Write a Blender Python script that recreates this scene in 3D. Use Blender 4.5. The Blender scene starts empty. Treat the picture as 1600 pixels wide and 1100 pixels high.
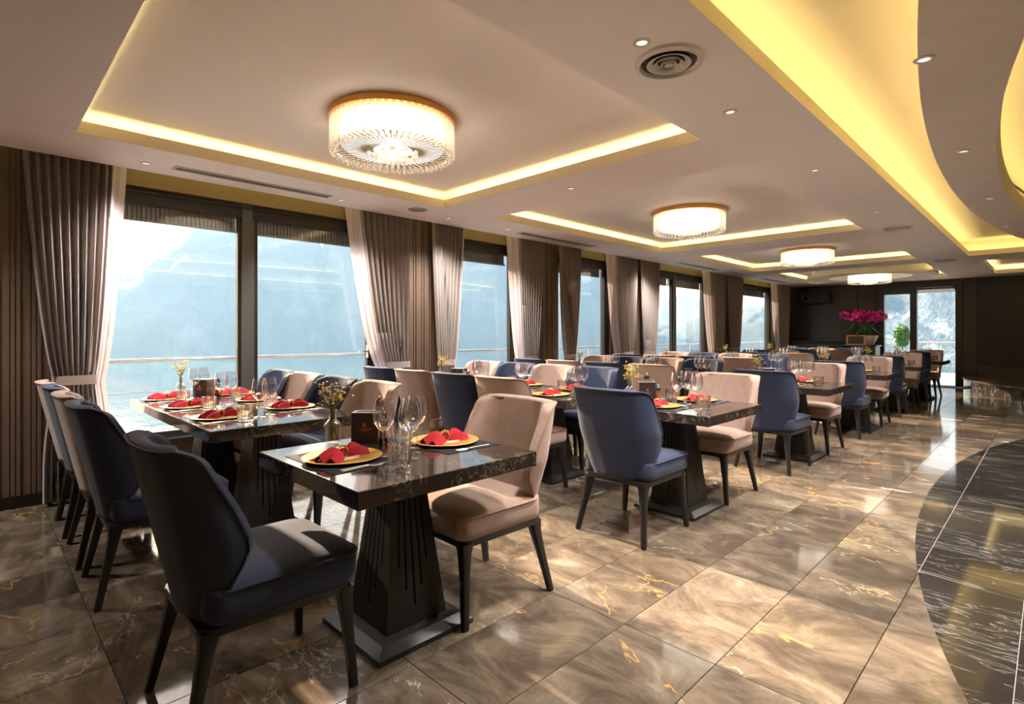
import bpy, bmesh, math, random
from mathutils import Vector, Matrix, noise
random.seed(7)
C = bpy.context.scene.collection
scene = bpy.context.scene
PI = math.pi

# ------------------------------------------------------------------ camera, sky, sun, exposure
F_PX, HOR, EYE = 846.0, 521.0, 1.27
cam_d = bpy.data.cameras.new('camera')
cam_d.sensor_width = 36.0
cam_d.lens = F_PX / 1600 * 36
cam_d.shift_y = -(550 - HOR) / 1600
cam_d.clip_end = 3000
cam = bpy.data.objects.new('camera', cam_d)
cam.location = (0, 0, EYE)
cam.rotation_euler = (PI / 2, 0, PI / 4)
C.objects.link(cam)
scene.camera = cam

scene.view_settings.view_transform = 'Standard'
scene.view_settings.look = 'None'
scene.view_settings.gamma = 1
scene.view_settings.use_curve_mapping = False
scene.view_settings.exposure = 1.98
scene.cycles.use_denoising = True
scene.cycles.max_bounces = 10
scene.cycles.diffuse_bounces = 4
scene.cycles.glossy_bounces = 4
scene.cycles.transmission_bounces = 8
scene.cycles.transparent_max_bounces = 24
scene.cycles.volume_bounces = 1
scene.cycles.sample_clamp_indirect = 10
scene.cycles.caustics_reflective = True
scene.cycles.caustics_refractive = False
scene.cycles.blur_glossy = 0.1

SUN_EL = math.radians(23)
world = bpy.data.worlds.new('sky')
scene.world = world
world.use_nodes = True
wn = world.node_tree
wn.nodes.clear()
sky = wn.nodes.new('ShaderNodeTexSky')
sky.sky_type = 'NISHITA'
sky.sun_disc = False
sky.sun_elevation = SUN_EL
sky.sun_rotation = -PI / 2
sky.air_density = 1.0
sky.dust_density = 2.0
bg = wn.nodes.new('ShaderNodeBackground')
bg.inputs['Strength'].default_value = 0.11
wo = wn.nodes.new('ShaderNodeOutputWorld')
wn.links.new(sky.outputs[0], bg.inputs[0])
wn.links.new(bg.outputs[0], wo.inputs[0])

sun_d = bpy.data.lights.new('sun', 'SUN')
sun_d.energy = 5.8
sun_d.color = (1.0, 0.86, 0.71)
sun_d.angle = math.radians(0.6)
sun = bpy.data.objects.new('sun', sun_d)
sun.rotation_euler = (0, -(PI / 2 - SUN_EL), 0)   # light travels towards +x and down
C.objects.link(sun)

LED_S, CHAND_S, SPOT_W = 4.9, 1.0, 96.0

# ------------------------------------------------------------------ materials
MATS = {}
def srgb(r, g, b):
    f = lambda c: (c / 12.92 if c <= .04045 else ((c + .055) / 1.055) ** 2.4)
    return (f(r / 255), f(g / 255), f(b / 255), 1)

class NT:
    def __init__(s, name):
        s.m = bpy.data.materials.new(name); s.m.use_nodes = True
        s.t = s.m.node_tree; s.t.nodes.clear()
        s.out = s.n('ShaderNodeOutputMaterial')
        MATS[name] = s.m
    def n(s, kind, **kw):
        nd = s.t.nodes.new(kind)
        for k, v in kw.items():
            if k.startswith('i_'):
                key = k[2:].replace('_', ' ')
                nd.inputs[key].default_value = v
            else: setattr(nd, k, v)
        return nd
    def l(s, a, b): s.t.links.new(a, b)
    def ramp(s, src, stops):
        r = s.n('ShaderNodeValToRGB'); e = r.color_ramp.elements
        while len(e) < len(stops): e.new(.5)
        for q, (p, c) in zip(e, stops): q.position = p; q.color = c
        s.l(src, r.inputs[0]); return r.outputs[0]
    def mix(s, fac, a, b, kind='MIX'):
        m = s.n('ShaderNodeMix', data_type='RGBA', blend_type=kind)
        for sock, v in ((m.inputs[0], fac), (m.inputs[6], a), (m.inputs[7], b)):
            if hasattr(v, 'links'): s.l(v, sock)
            else: sock.default_value = v
        return m.outputs[2]
    def math(s, op, a, b=None, c=None):
        m = s.n('ShaderNodeMath', operation=op)
        for k, v in enumerate((a, b, c)):
            if v is None: continue
            if hasattr(v, 'links'): s.l(v, m.inputs[k])
            else: m.inputs[k].default_value = v
        return m.outputs[0]
    def noise(s, vec, scale, detail=3, rough=.55, dist=0):
        n = s.n('ShaderNodeTexNoise'); n.inputs['Scale'].default_value = scale
        n.inputs['Detail'].default_value = detail; n.inputs['Roughness'].default_value = rough
        n.inputs['Distortion'].default_value = dist
        if vec is not None: s.l(vec, n.inputs['Vector'])
        return n.outputs[0]
    def vein(s, vec, scale, width, detail=4, dist=.6):
        a = s.math('ABSOLUTE', s.math('SUBTRACT', s.noise(vec, scale, detail, .6, dist), .5))
        mr = s.n('ShaderNodeMapRange'); s.l(a, mr.inputs[0])
        mr.inputs[1].default_value = 0; mr.inputs[2].default_value = width
        mr.inputs[3].default_value = 1; mr.inputs[4].default_value = 0
        return mr.outputs[0]
    def bsdf(s, color, rough=.5, metal=0., bump=None, bump_s=.2, bump_d=.01, **kw):
        p = s.n('ShaderNodeBsdfPrincipled')
        for sock, v in (('Base Color', color), ('Roughness', rough), ('Metallic', metal)):
            if hasattr(v, 'links'): s.l(v, p.inputs[sock])
            else: p.inputs[sock].default_value = v
        for k, v in kw.items(): p.inputs[k.replace('_', ' ')].default_value = v
        if bump is not None:
            b = s.n('ShaderNodeBump'); b.inputs['Strength'].default_value = bump_s; b.inputs['Distance'].default_value = bump_d
            s.l(bump, b.inputs['Height']); s.l(b.outputs[0], p.inputs['Normal'])
        return p.outputs[0]
    def done(s, sh): s.l(sh, s.out.inputs[0]); return s.m
    def objc(s): return s.n('ShaderNodeTexCoord').outputs['Object']
    def pos(s): return s.n('ShaderNodeNewGeometry').outputs['Position']

def simple(name, color, rough=.5, metal=0., var=.12, scale=6., bump_s=0., bump_scale=80., **kw):
    t = NT(name); v = t.objc()
    n = t.noise(v, scale, 3)
    dark = tuple(c * (1 - var) for c in color[:3]) + (1,)
    lite = tuple(min(1, c * (1 + var)) for c in color[:3]) + (1,)
    col = t.mix(n, dark, lite)
    b = t.noise(v, bump_scale, 2) if bump_s else None
    return t.done(t.bsdf(col, rough, metal, b, bump_s, .004, **kw))

def fabric(name, color, var=.25, sheen=.3, bscale=420.):
    t = NT(name); v = t.objc()
    n = t.noise(v, 22, 6, .72); n2 = t.noise(v, bscale, 2)
    dark = tuple(c * (1 - var) for c in color[:3]) + (1,)
    lite = tuple(min(1, c * (1 + var)) for c in color[:3]) + (1,)
    col = t.mix(n, dark, lite)
    col = t.mix(t.math('MULTIPLY', n2, .35), col, dark)
    return t.done(t.bsdf(col, .88, 0, n2, .28, .002, Sheen_Weight=sheen, Sheen_Roughness=.4))

simple('ceiling_paint', srgb(240, 232, 230), .62, var=.02, scale=1.5)
simple('cove_paint', srgb(228, 212, 186), .6, var=.02, scale=2)
simple('ceiling_disc_paint', srgb(236, 230, 220), .6, var=.02, scale=2)
t = NT('ceiling_plaster'); v = t.pos()
n = t.noise(v, 2.5, 5, .6); n2 = t.noise(v, 60, 4, .7)
t.done(t.bsdf(t.mix(n, srgb(210, 194, 178), srgb(236, 222, 206)), .5, .05, n2, .35, .006))
simple('wall_wood', srgb(104, 86, 72), .42, var=.2, scale=3, bump_s=.1)
simple('wall_panel', srgb(58, 46, 39), .38, var=.18, scale=2.5, bump_s=.06)
simple('panel_dark', srgb(44, 35, 30), .36, var=.15, scale=2.5)
simple('frame_metal', srgb(52, 48, 44), .4, .3, var=.1)
simple('frame_grey', srgb(92, 90, 88), .45, .4, var=.1)
simple('gold_wall', srgb(140, 122, 82), .5, .2, var=.18, scale=2.2)
simple('blind_slat', srgb(150, 146, 140), .5, .3, var=.08)
simple('subfloor', srgb(58, 46, 36), .8, var=.1)
simple('grout', srgb(128, 123, 116), .6, var=.05)
simple('black_wood', srgb(26, 24, 23), .36, var=.25, scale=4, bump_s=.05)
simple('pedestal_black', srgb(27, 25, 23), .42, var=.22, scale=5, bump_s=.12, bump_scale=60)
simple('groove_black', srgb(8, 8, 8), .6, var=.1)
fabric('fabric_navy', srgb(35, 44, 70), .18, .1)
fabric('fabric_beige', srgb(154, 128, 114), .3, .2)
fabric('piping_navy', srgb(34, 38, 54), .15, .1)
fabric('piping_beige', srgb(150, 122, 104), .15, .1)
fabric('napkin_red', srgb(160, 4, 26), .12, .0)
simple('placemat_grey', srgb(36, 38, 44), .75, var=.12, scale=60, bump_s=.3, bump_scale=500, Specular_IOR_Level=.2)
t = NT('plate_gold'); v = t.objc(); n = t.noise(v, 90, 3); n2 = t.noise(v, 14, 3)
t.done(t.bsdf(t.mix(n2, srgb(188, 140, 62), srgb(226, 184, 100)), .34, .55, n, .6, .003))
simple('plate_cream', srgb(224, 200, 168), .3, var=.05)
simple('gold_metal', srgb(214, 160, 60), .28, .9, var=.08)
simple('brass', srgb(220, 160, 84), .3, .75, var=.08)
simple('steel', srgb(214, 208, 200), .28, 1., var=.05)
simple('chrome', srgb(225, 225, 225), .18, 1., var=.03)
simple('white_metal', srgb(214, 208, 200), .45, .1, var=.04)
simple('vent_grey', srgb(150, 140, 132), .5, .2, var=.06)
simple('vent_dark', srgb(60, 54, 50), .6, .1, var=.06)
simple('menu_black', srgb(36, 28, 27), .45, var=.1)
simple('menu_steel', srgb(170, 160, 150), .3, .8, var=.08)
simple('copper_print', srgb(196, 112, 76), .4, .5, var=.05)
simple('mill_brown', srgb(48, 34, 26), .28, var=.2)
simple('pepper', srgb(150, 78, 42), .7, var=.4, scale=120)
simple('salt', srgb(226, 216, 204), .7, var=.1, scale=120)
simple('stem_green', srgb(110, 116, 62), .7, var=.3)
simple('leaf_green', srgb(64, 92, 44), .5, var=.35, scale=20)
simple('leaf_bright', srgb(96, 150, 66), .5, var=.35, scale=12)
simple('blossom_yellow', srgb(226, 196, 84), .6, var=.2)
simple('blossom_pink', srgb(226, 190, 170), .6, var=.15)
simple('blossom_gold', srgb(232, 180, 60), .6, var=.15)
simple('orchid_magenta', srgb(206, 26, 140), .55, var=.25, scale=25)
simple('pot_white', srgb(226, 222, 214), .35, var=.05)
simple('frame_wood', srgb(178, 134, 88), .45, var=.15)
simple('photo_dark', srgb(58, 46, 44), .3, var=.5, scale=30)
simple('black_plastic', srgb(16, 16, 17), .45, var=.1)
simple('deck_grey', srgb(176, 172, 168), .55, var=.1, scale=3)
simple('hull_white', srgb(160, 166, 170), .4, var=.05)
simple('water_in_vase', srgb(190, 190, 170), .05, var=.02)
t = NT('night_board'); t.done(t.bsdf(srgb(30, 25, 23), .3))

# curtain: heavy weave that lets a little light through
def curtain_mat(name, color, trans):
    t = NT(name); v = t.objc(); n = t.noise(v, 300, 2)
    col = t.mix(n, tuple(c * .85 for c in color[:3]) + (1,), color)
    p = t.bsdf(col, .85, 0, n, .3, .003, Sheen_Weight=.25)
    tr = t.n('ShaderNodeBsdfTranslucent'); t.l(col, tr.inputs[0])
    mx = t.n('ShaderNodeMixShader'); mx.inputs[0].default_value = trans
    t.l(p, mx.inputs[1]); t.l(tr.outputs[0], mx.inputs[2]); t.done(mx.outputs[0])
curtain_mat('curtain_taupe', srgb(154, 140, 133), .06)
curtain_mat('curtain_sheer', srgb(206, 190, 192), .2)

# glass kinds
def thin_glass(name, tint, gmin, gmax, rough=0.0, power=3.0):
    t = NT(name)
    lw = t.n('ShaderNodeLayerWeight'); lw.inputs[0].default_value = .5
    f = t.math('POWER', lw.outputs['Facing'], power)
    f = t.math('MULTIPLY_ADD', f, gmax - gmin, gmin)
    tr = t.n('ShaderNodeBsdfTransparent'); tr.inputs[0].default_value = tint
    g = t.n('ShaderNodeBsdfGlossy'); g.inputs['Roughness'].default_value = rough
    g.inputs[0].default_value = (.95, .96, 1, 1)
    m = t.n('ShaderNodeMixShader'); t.l(f, m.inputs[0]); t.l(tr.outputs[0], m.inputs[1]); t.l(g.outputs[0], m.inputs[2])
    return t.done(m.outputs[0])
thin_glass('window_glass', (.97, .985, .99, 1), .03, .6, 0, 4)
thin_glass('wine_glass', (.96, .96, .97, 1), .07, .9, .02, 2.2)
thin_glass('vase_glass', (.9, .91, .88, 1), .08, .8, .04, 2)
t = NT('tumbler_glass')
gl = t.n('ShaderNodeBsdfGlass'); gl.inputs['IOR'].default_value = 1.45; gl.inputs['Roughness'].default_value = .03
tr = t.n('ShaderNodeBsdfTransparent'); tr.inputs[0].default_value = (.93, .94, .96, 1)
m = t.n('ShaderNodeMixShader'); m.inputs[0].default_value = .25
t.l(gl.outputs[0], m.inputs[1]); t.l(tr.outputs[0], m.inputs[2]); t.done(m.outputs[0])
t = NT('crystal')
tr = t.n('ShaderNodeBsdfTransparent'); tr.inputs[0].default_value = (1, .97, .92, 1)
g = t.n('ShaderNodeBsdfGlossy'); g.inputs['Roughness'].default_value = .08
tl = t.n('ShaderNodeBsdfTranslucent'); tl.inputs[0].default_value = (1, .95, .88, 1)
m1 = t.n('ShaderNodeMixShader'); m1.inputs[0].default_value = .45
m2 = t.n('ShaderNodeMixShader')
lw = t.n('ShaderNodeLayerWeight'); lw.inputs[0].default_value = .4
t.l(lw.outputs['Facing'], m2.inputs[0])
t.l(tr.outputs[0], m1.inputs[1]); t.l(tl.outputs[0], m1.inputs[2])
t.l(m1.outputs[0], m2.inputs[1]); t.l(g.outputs[0], m2.inputs[2]); t.done(m2.outputs[0])

simple('crystal_fin', srgb(196, 184, 172), .2, .6, var=.1, scale=20)
def emit(name, col, s):
    t = NT(name); e = t.n('ShaderNodeEmission'); e.inputs[0].default_value = col; e.inputs[1].default_value = s
    return t.done(e.outputs[0])
emit('led_yellow', (1.0, .87, .35, 1), LED_S)
emit('lamp_white', (1.0, .90, .74, 1), CHAND_S)
emit('spot_lamp', (1.0, .90, .78, 1), .3)

# marbles
def marble_floor():
    t = NT('marble_floor')
    oi = t.n('ShaderNodeObjectInfo'); ge = t.n('ShaderNodeNewGeometry')
    rnd = t.math('FRACT', t.math('ADD', oi.outputs['Random'], ge.outputs['Random Per Island']))
    off = t.n('ShaderNodeVectorMath', operation='MULTIPLY_ADD')
    t.l(rnd, off.inputs[0]); off.inputs[1].default_value = (37, 91, 53)
    t.l(ge.outputs['Position'], off.inputs[2])
    rot = t.n('ShaderNodeMapping'); t.l(off.outputs[0], rot.inputs[0])
    rot.inputs['Rotation'].default_value = (0, 0, .5); rot.inputs['Scale'].default_value = (.85, 1.5, 1)
    v = rot.outputs[0]
    cloud = t.noise(v, 2.6, 8, .68, .9)
    base = t.ramp(cloud, [(.28, srgb(58, 49, 40)), (.44, srgb(88, 75, 61)), (.58, srgb(120, 104, 85)), (.75, srgb(166, 149, 125))])
    tone = t.math('MULTIPLY_ADD', rnd, .55, .66)
    hs = t.n('ShaderNodeHueSaturation'); t.l(base, hs.inputs['Color']); t.l(tone, hs.inputs['Value'])
    hs.inputs['Saturation'].default_value = .9
    fine = t.vein(v, 3.2, .012, 5, .6)
    msk = t.math('MULTIPLY', t.math('GREATER_THAN', t.noise(v, 1.7, 2), .61), t.math('MULTIPLY', fine, .34))
    c1 = t.mix(msk, hs.outputs[0], srgb(226, 210, 188))
    gv = t.vein(v, 1.1, .008, 5, .5)
    gm = t.math('MULTIPLY', gv, t.math('MULTIPLY', t.math('GREATER_THAN', t.noise(v, 1.2, 2), .57), .75))
    c2 = t.mix(gm, c1, srgb(184, 140, 82))
    sp = t.noise(v, 60, 3)
    c3 = t.mix(t.math('MULTIPLY', sp, .22), c2, srgb(70, 56, 46))
    r = t.math('MULTIPLY_ADD', t.noise(v, 8, 3), .07, .05)
    t.done(t.bsdf(c3, r, 0, None))
marble_floor()
def marble_dark(name, a, b, veinc, scale, aniso=(1, 3, 1), vs=.8):
    t = NT(name)
    oi = t.n('ShaderNodeObjectInfo'); ge = t.n('ShaderNodeNewGeometry')
    off = t.n('ShaderNodeVectorMath', operation='MULTIPLY_ADD')
    t.l(oi.outputs['Random'], off.inputs[0]); off.inputs[1].default_value = (31, 57, 23); t.l(ge.outputs['Position'], off.inputs[2])
    mp = t.n('ShaderNodeMapping'); t.l(off.outputs[0], mp.inputs[0]); mp.inputs['Scale'].default_value = aniso
    mp.inputs['Rotation'].default_value = (0, 0, .35)
    v = mp.outputs[0]
    base = t.mix(t.noise(v, scale, 5, .6, .5), a, b)
    f = t.vein(v, scale * 1.2, .016, 4, 1.2)
    k = t.math('MULTIPLY', f, t.math('GREATER_THAN', t.noise(v, scale * .8, 2), .5))
    f2 = t.vein(v, scale * 2.6, .02, 3, 1.8)
    k2 = t.math('MULTIPLY', f2, t.math('MULTIPLY', t.math('GREATER_THAN', t.noise(v, scale * .6, 2), .56), .6))
    c = t.mix(t.math('MULTIPLY', k, vs), base, veinc)
    c = t.mix(k2, c, veinc)
    t.done(t.bsdf(c, .07))
marble_dark('marble_black', srgb(28, 26, 24), srgb(46, 42, 38), srgb(132, 127, 120), 1.3, (.6, 3.0, 1), .45)
marble_dark('marble_table', srgb(22, 18, 16), srgb(62, 52, 44), srgb(150, 134, 116), 3.4, (1, 1.6, 1.4), .45)

# outdoors
t = NT('karst_rock'); v = t.pos()
mp = t.n('ShaderNodeMapping'); t.l(v, mp.inputs[0]); mp.inputs['Scale'].default_value = (1, 1, .35)
n = t.noise(mp.outputs[0], .05, 8, .65); n2 = t.noise(mp.outputs[0], .25, 5, .6)
col = t.ramp(n, [(.36, srgb(70, 86, 76)), (.55, srgb(94, 108, 98)), (.66, srgb(124, 132, 126)), (.8, srgb(160, 162, 156))])
t.done(t.bsdf(col, .9, 0, n2, .5, 2.0))
t = NT('cliff_rock'); v = t.pos()
mp = t.n('ShaderNodeMapping'); t.l(v, mp.inputs[0]); mp.inputs['Scale'].default_value = (1, 1, .18)
n = t.noise(mp.outputs[0], .22, 7, .68, .4); n2 = t.noise(mp.outputs[0], .5, 5, .6)
col = t.ramp(n, [(.36, srgb(50, 72, 78)), (.5, srgb(84, 104, 112)), (.6, srgb(150, 162, 168)), (.8, srgb(190, 196, 198))])
t.done(t.bsdf(col, .9, 0, n2, .8, 2.0))
t = NT('sea'); v = t.pos()
n = t.noise(v, .35, 4, .6); n2 = t.noise(v, 1.6, 3)
h = t.math('ADD', n, t.math('MULTIPLY', n2, .3))
t.done(t.bsdf(srgb(78, 116, 122), .08, 0, h, .14, .5, IOR=1.33, Specular_IOR_Level=.5))
t = NT('haze')
vs = t.n('ShaderNodeVolumeScatter'); vs.inputs['Color'].default_value = (.42, .67, 1, 1)
vs.inputs['Density'].default_value = .0029; vs.inputs['Anisotropy'].default_value = .1
t.l(vs.outputs[0], t.out.inputs['Volume'])

# ------------------------------------------------------------------ mesh helpers
class MB:
    def __init__(s): s.v = []; s.f = []; s.m = []; s.mi = 0
    def _add(s, vs, fs):
        o = len(s.v); s.v += [tuple(p) for p in vs]
        s.f += [tuple(i + o for i in f) for f in fs]; s.m += [s.mi] * len(fs); return s
    def box(s, x0, x1, y0, y1, z0, z1):
        return s._add([(x0,y0,z0),(x1,y0,z0),(x1,y1,z0),(x0,y1,z0),(x0,y0,z1),(x1,y0,z1),(x1,y1,z1),(x0,y1,z1)],
            [(0,3,2,1),(4,5,6,7),(0,1,5,4),(1,2,6,5),(2,3,7,6),(3,0,4,7)])
    def quad(s, *p): return s._add(p, [tuple(range(len(p)))])
    def loft(s, rings, closed=True, cap0=True, cap1=True):
        n = len(rings[0]); vs = [p for r in rings for p in r]; fs = []
        for k in range(len(rings) - 1):
            for i in range(n if closed else n - 1):
                j = (i + 1) % n
                fs.append((k*n+i, k*n+j, (k+1)*n+j, (k+1)*n+i))
        if cap0: fs.append(tuple(range(n - 1, -1, -1)))
        if cap1: fs.append(tuple((len(rings)-1)*n + i for i in range(n)))
        return s._add(vs, fs)
    def lathe(s, prof, n=20, c=(0, 0), ribs=0, rib_d=0., cap0=True, cap1=True, a0=0, sx=1, sy=1):
        rings = []
        for r, z in prof:
            rr = []
            for i in range(n):
                a = a0 + 2 * PI * i / n
                q = r * (1 + (rib_d if (ribs and i % 2) else 0))
                rr.append((c[0] + sx * q * math.cos(a), c[1] + sy * q * math.sin(a), z))
            rings.append(rr)
        return s.loft(rings, True, cap0, cap1)
    def tube(s, pts, r, n=6, cap=True, closed=False):
        pts = [Vector(p) for p in pts]; rings = []; up = Vector((0, 0, 1))
        N = len(pts)
        for i, p in enumerate(pts):
            a = pts[(i - 1) % N] if (closed or i > 0) else pts[i]
            b = pts[(i + 1) % N] if (closed or i < N - 1) else pts[i]
            d = (b - a).normalized() if (b - a).length > 1e-9 else Vector((0, 0, 1))
            ref = up if abs(d.z) < .95 else Vector((1, 0, 0))
            x = d.cross(ref).normalized(); y = x.cross(d).normalized()
            rr = r[i] if isinstance(r, (list, tuple)) else r
            rings.append([p + x * (rr * math.cos(2*PI*k/n)) + y * (rr * math.sin(2*PI*k/n)) for k in range(n)])
        if closed: rings.append(rings[0]); return s.loft(rings, True, False, False)
        return s.loft(rings, True, cap, cap)
    def ball(s, c, r, n=6, m=4, sz=1.):
        rings = []
        for k in range(1, m):
            a = PI * k / m - PI / 2
            rings.append([(c[0]+r*math.cos(a)*math.cos(2*PI*i/n), c[1]+r*math.cos(a)*math.sin(2*PI*i/n), c[2]+r*sz*math.sin(a)) for i in range(n)])
        o = len(s.v); s.loft(rings, True, False, False)
        b, tt = len(s.v), len(s.v) + 1
        s.v += [(c[0], c[1], c[2]-r*sz), (c[0], c[1], c[2]+r*sz)]
        last = o + (m - 2) * n
        for i in range(n):
            j = (i + 1) % n
            s.f += [(b, o+j, o+i), (tt, last+i, last+j)]; s.m += [s.mi, s.mi]
        return s
    def xf(s, M, start=0):
        s.v[start:] = [tuple(M @ Vector(p)) for p in s.v[start:]]; return s
    def mesh(s, name, mats, smooth=None, bevel=0, bseg=1):
        me = bpy.data.meshes.new(name); me.from_pydata(s.v, [], s.f)
        mats = [mats] if isinstance(mats, str) else mats
        for mm in mats: me.materials.append(MATS[mm])
        if len(mats) > 1: me.polygons.foreach_set('material_index', s.m)
        bm = bmesh.new(); bm.from_mesh(me)
        bmesh.ops.recalc_face_normals(bm, faces=bm.faces)
        if bevel:
            es = [e for e in bm.edges if len(e.link_faces) == 2 and e.calc_face_angle(0) > .5]
            bmesh.ops.bevel(bm, geom=es, offset=bevel, segments=bseg, profile=.5, affect='EDGES', clamp_overlap=True)
        bm.to_mesh(me); bm.free()
        if smooth is not None:
            me.polygons.foreach_set('use_smooth', [True] * len(me.polygons))
            me.set_sharp_from_angle(angle=math.radians(smooth))
        return me

def rrect(hx, hy, r, z, cx=0, cy=0, n=5):
    out = []
    for (sx, sy, a0) in ((1, 1, 0), (-1, 1, PI/2), (-1, -1, PI), (1, -1, 3*PI/2)):
        for k in range(n):
            a = a0 + PI/2 * k/(n-1)
            out.append((cx + sx*(hx-r) + r*math.cos(a), cy + sy*(hy-r) + r*math.sin(a), z))
    return out

def obj(name, me, parent=None, loc=(0, 0, 0), rot=(0, 0, 0), label=None, cat=None, group=None, kind=None):
    o = bpy.data.objects.new(name, me); C.objects.link(o)
    o.parent = parent; o.location = loc; o.rotation_euler = rot
    if label: o['label'] = label
    if cat: o['category'] = cat
    if group: o['group'] = group
    if kind: o['kind'] = kind
    return o

# a recipe is a list of (part_name, mesh, loc, rot, [sub parts], kind); spawn makes one thing out of it with shared mesh data
def spawn(kind, recipe, loc, rz, label, cat, group=None):
    if not isinstance(recipe, list):
        return obj(kind, recipe, None, loc, (0, 0, rz), label, cat, group)
    root = obj(kind, None, None, loc, (0, 0, rz), label, cat, group)
    root.empty_display_size = .1
    def add(parent, items):
        for it in items:
            nm, me = it[0], it[1]
            o = obj(nm, me, parent, it[2] if len(it) > 2 else (0, 0, 0), it[3] if len(it) > 3 else (0, 0, 0), kind=it[5] if len(it) > 5 else None)
            if len(it) > 4 and it[4]: add(o, it[4])
    add(root, recipe)
    return root

# ------------------------------------------------------------------ room measures
WX = -5.35                      # inner face of the window wall
X1, Y0, Y1 = 5.6, -2.6, 16.6
ZS, ZU, ZTOP = 2.57, 2.72, 3.0
WINDOWS = [(0.55, 3.22, 1.865), (4.05, 5.46, None), (6.35, 7.74, None), (8.85, 11.48, 10.05), (12.7, 15.3, None)]
WZ0, WZ1 = 0.37, 2.49

# ------------------------------------------------------------------ floor
EC, EA, EB = (1.27, 5.75), 1.98, 5.0     # dark marble ellipse
fl = MB().box(WX - .2, X1, Y0, Y1, -.06, -.013)
floor = obj('floor', fl.mesh('floor', 'subfloor'), kind='structure')
TX, TY, GX, GY = .41, .82, -.508, 2.84
def cam_uv(x, y, z=0):
    d = .70710678 * (-x + y); r = .70710678 * (x + y)
    return (800 + F_PX * r / d, HOR + F_PX * (EYE - z) / d, d) if d > .05 else (0, 0, d)
tile_m = MB().box(-TX/2+.0012, TX/2-.0012, -TY/2+.0012, TY/2-.0012, -.013, 0).mesh('tile', 'marble_floor', None, .0012)
cells = []
for i in range(-14, 17):
    for j in range(-8, 20):
        cx, cy = GX + TX * (i + .5), GY + TY * (j + .5)
        if cx - TX/2 < WX or cx + TX/2 > X1 or cy - TY/2 < Y0 or cy + TY/2 > Y1 - .02: continue
        ins = all(((cx + a*TX/2 - EC[0]) / EA) ** 2 + ((cy + b*TY/2 - EC[1]) / EB) ** 2 < .98 for a in (-1, 1) for b in (-1, 1))
        if ins: continue
        vis = False
        for a in (-1, 0, 1):
            for b in (-1, 0, 1):
                u, vv, d = cam_uv(cx + a*TX/2, cy + b*TY/2)
                if d > .3 and -60 < u < 1660 and vv < 1150: vis = True
        cells.append((0 if vis else 1, cam_uv(cx, cy)[2], cx, cy))
cells.sort()
rest = MB()
for k, (hid, d, cx, cy) in enumerate(cells):
    if k < 285 and not hid: obj('tile', tile_m, floor, (cx, cy, 0))
    else: rest.box(cx-TX/2+.0012, cx+TX/2-.0012, cy-TY/2+.0012, cy+TY/2-.0012, -.013, 0)
for xa, xb in ((WX, GX - TX*11), (GX + TX*14, X1)):
    rest.box(xa, xb, Y0, Y1, -.013, -.0005)
obj('distant_tiles', rest.mesh('distant_tiles', 'marble_floor'), floor, kind='stuff')
# dark marble, cut to the ellipse
NE = 180
ell = [(EC[0] + EA*math.cos(2*PI*k/NE), EC[1] + EB*math.sin(2*PI*k/NE)) for k in range(NE)]
obj('grout_bed', MB().loft([[(x, y, 0) for x, y in ell], [(x, y, .0016) for x, y in ell]]).mesh('grout_bed', 'grout'), floor)
def clip(poly, axis, val, keep_gt):
    out = []
    for k in range(len(poly)):
        a, b = poly[k], poly[(k+1) % len(poly)]
        ia, ib = (a[axis] > val) == keep_gt, (b[axis] > val) == keep_gt
        if ia: out.append(a)
        if ia != ib:
            s_ = (val - a[axis]) / (b[axis] - a[axis])
            out.append(tuple(a[q] + s_*(b[q]-a[q]) for q in (0, 1)))
    return out
nd = 0
for i in range(-2, 10):
    for j in range(-4, 11):
        x0, y0 = GX + TX*i, GY + TY*j
        p = ell
        for ax, val, gt in ((0, x0+.0017, True), (0, x0+TX-.0017, False), (1, y0+.0017, True), (1, y0+TY-.0017, False)):
            if p: p = clip(p, ax, val, gt)
        if len(p) > 2:
            cx, cy = sum(q[0] for q in p)/len(p), sum(q[1] for q in p)/len(p)
            obj('dark_tile', MB().loft([[(q[0]-cx, q[1]-cy, 0) for q in p], [(q[0]-cx, q[1]-cy, .0015) for q in p]]).mesh('dark_tile', 'marble_black'), floor, (cx, cy, .001))

# ------------------------------------------------------------------ window wall
w = MB()
ys = [Y0] + [q for a, b, m_ in WINDOWS for q in (a, b)] + [Y1]
for k in range(0, len(ys), 2): w.box(WX - .22, WX, ys[k], ys[k+1], -.06, ZTOP)
for a, b, m_ in WINDOWS: w.box(WX - .22, WX, a, b, -.06, WZ0)
wall_left = obj('wall_left', w.mesh('wall_left', 'wall_wood'), kind='structure')
h = MB()
for a, b, m_ in WINDOWS: h.box(WX - .22, WX, a, b, WZ1, ZTOP)
obj('header_panel', h.mesh('header_panel', 'gold_wall'), wall_left)
for k in range(0, len(ys), 2):
    ya, yb = ys[k] + .02, ys[k+1] - .02
    if k == 0: ya = -.6
    f = MB(); y = ya; i = 0
    while y + .05 < yb:
        wd = (.03, .03, .055)[i % 3]
        f.box(WX, WX + (.014, .02, .01)[i % 3], y, y + wd - .008, .02, ZTOP - .05); y += wd; i += 1
    obj('fluted_panel', f.mesh('fluted_panel', 'wall_wood'), wall_left)
obj('baseboard_left', MB().box(WX + .02, WX + .035, Y0, Y1, 0, .09).mesh('baseboard', 'black_wood'), kind='structure')

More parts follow.
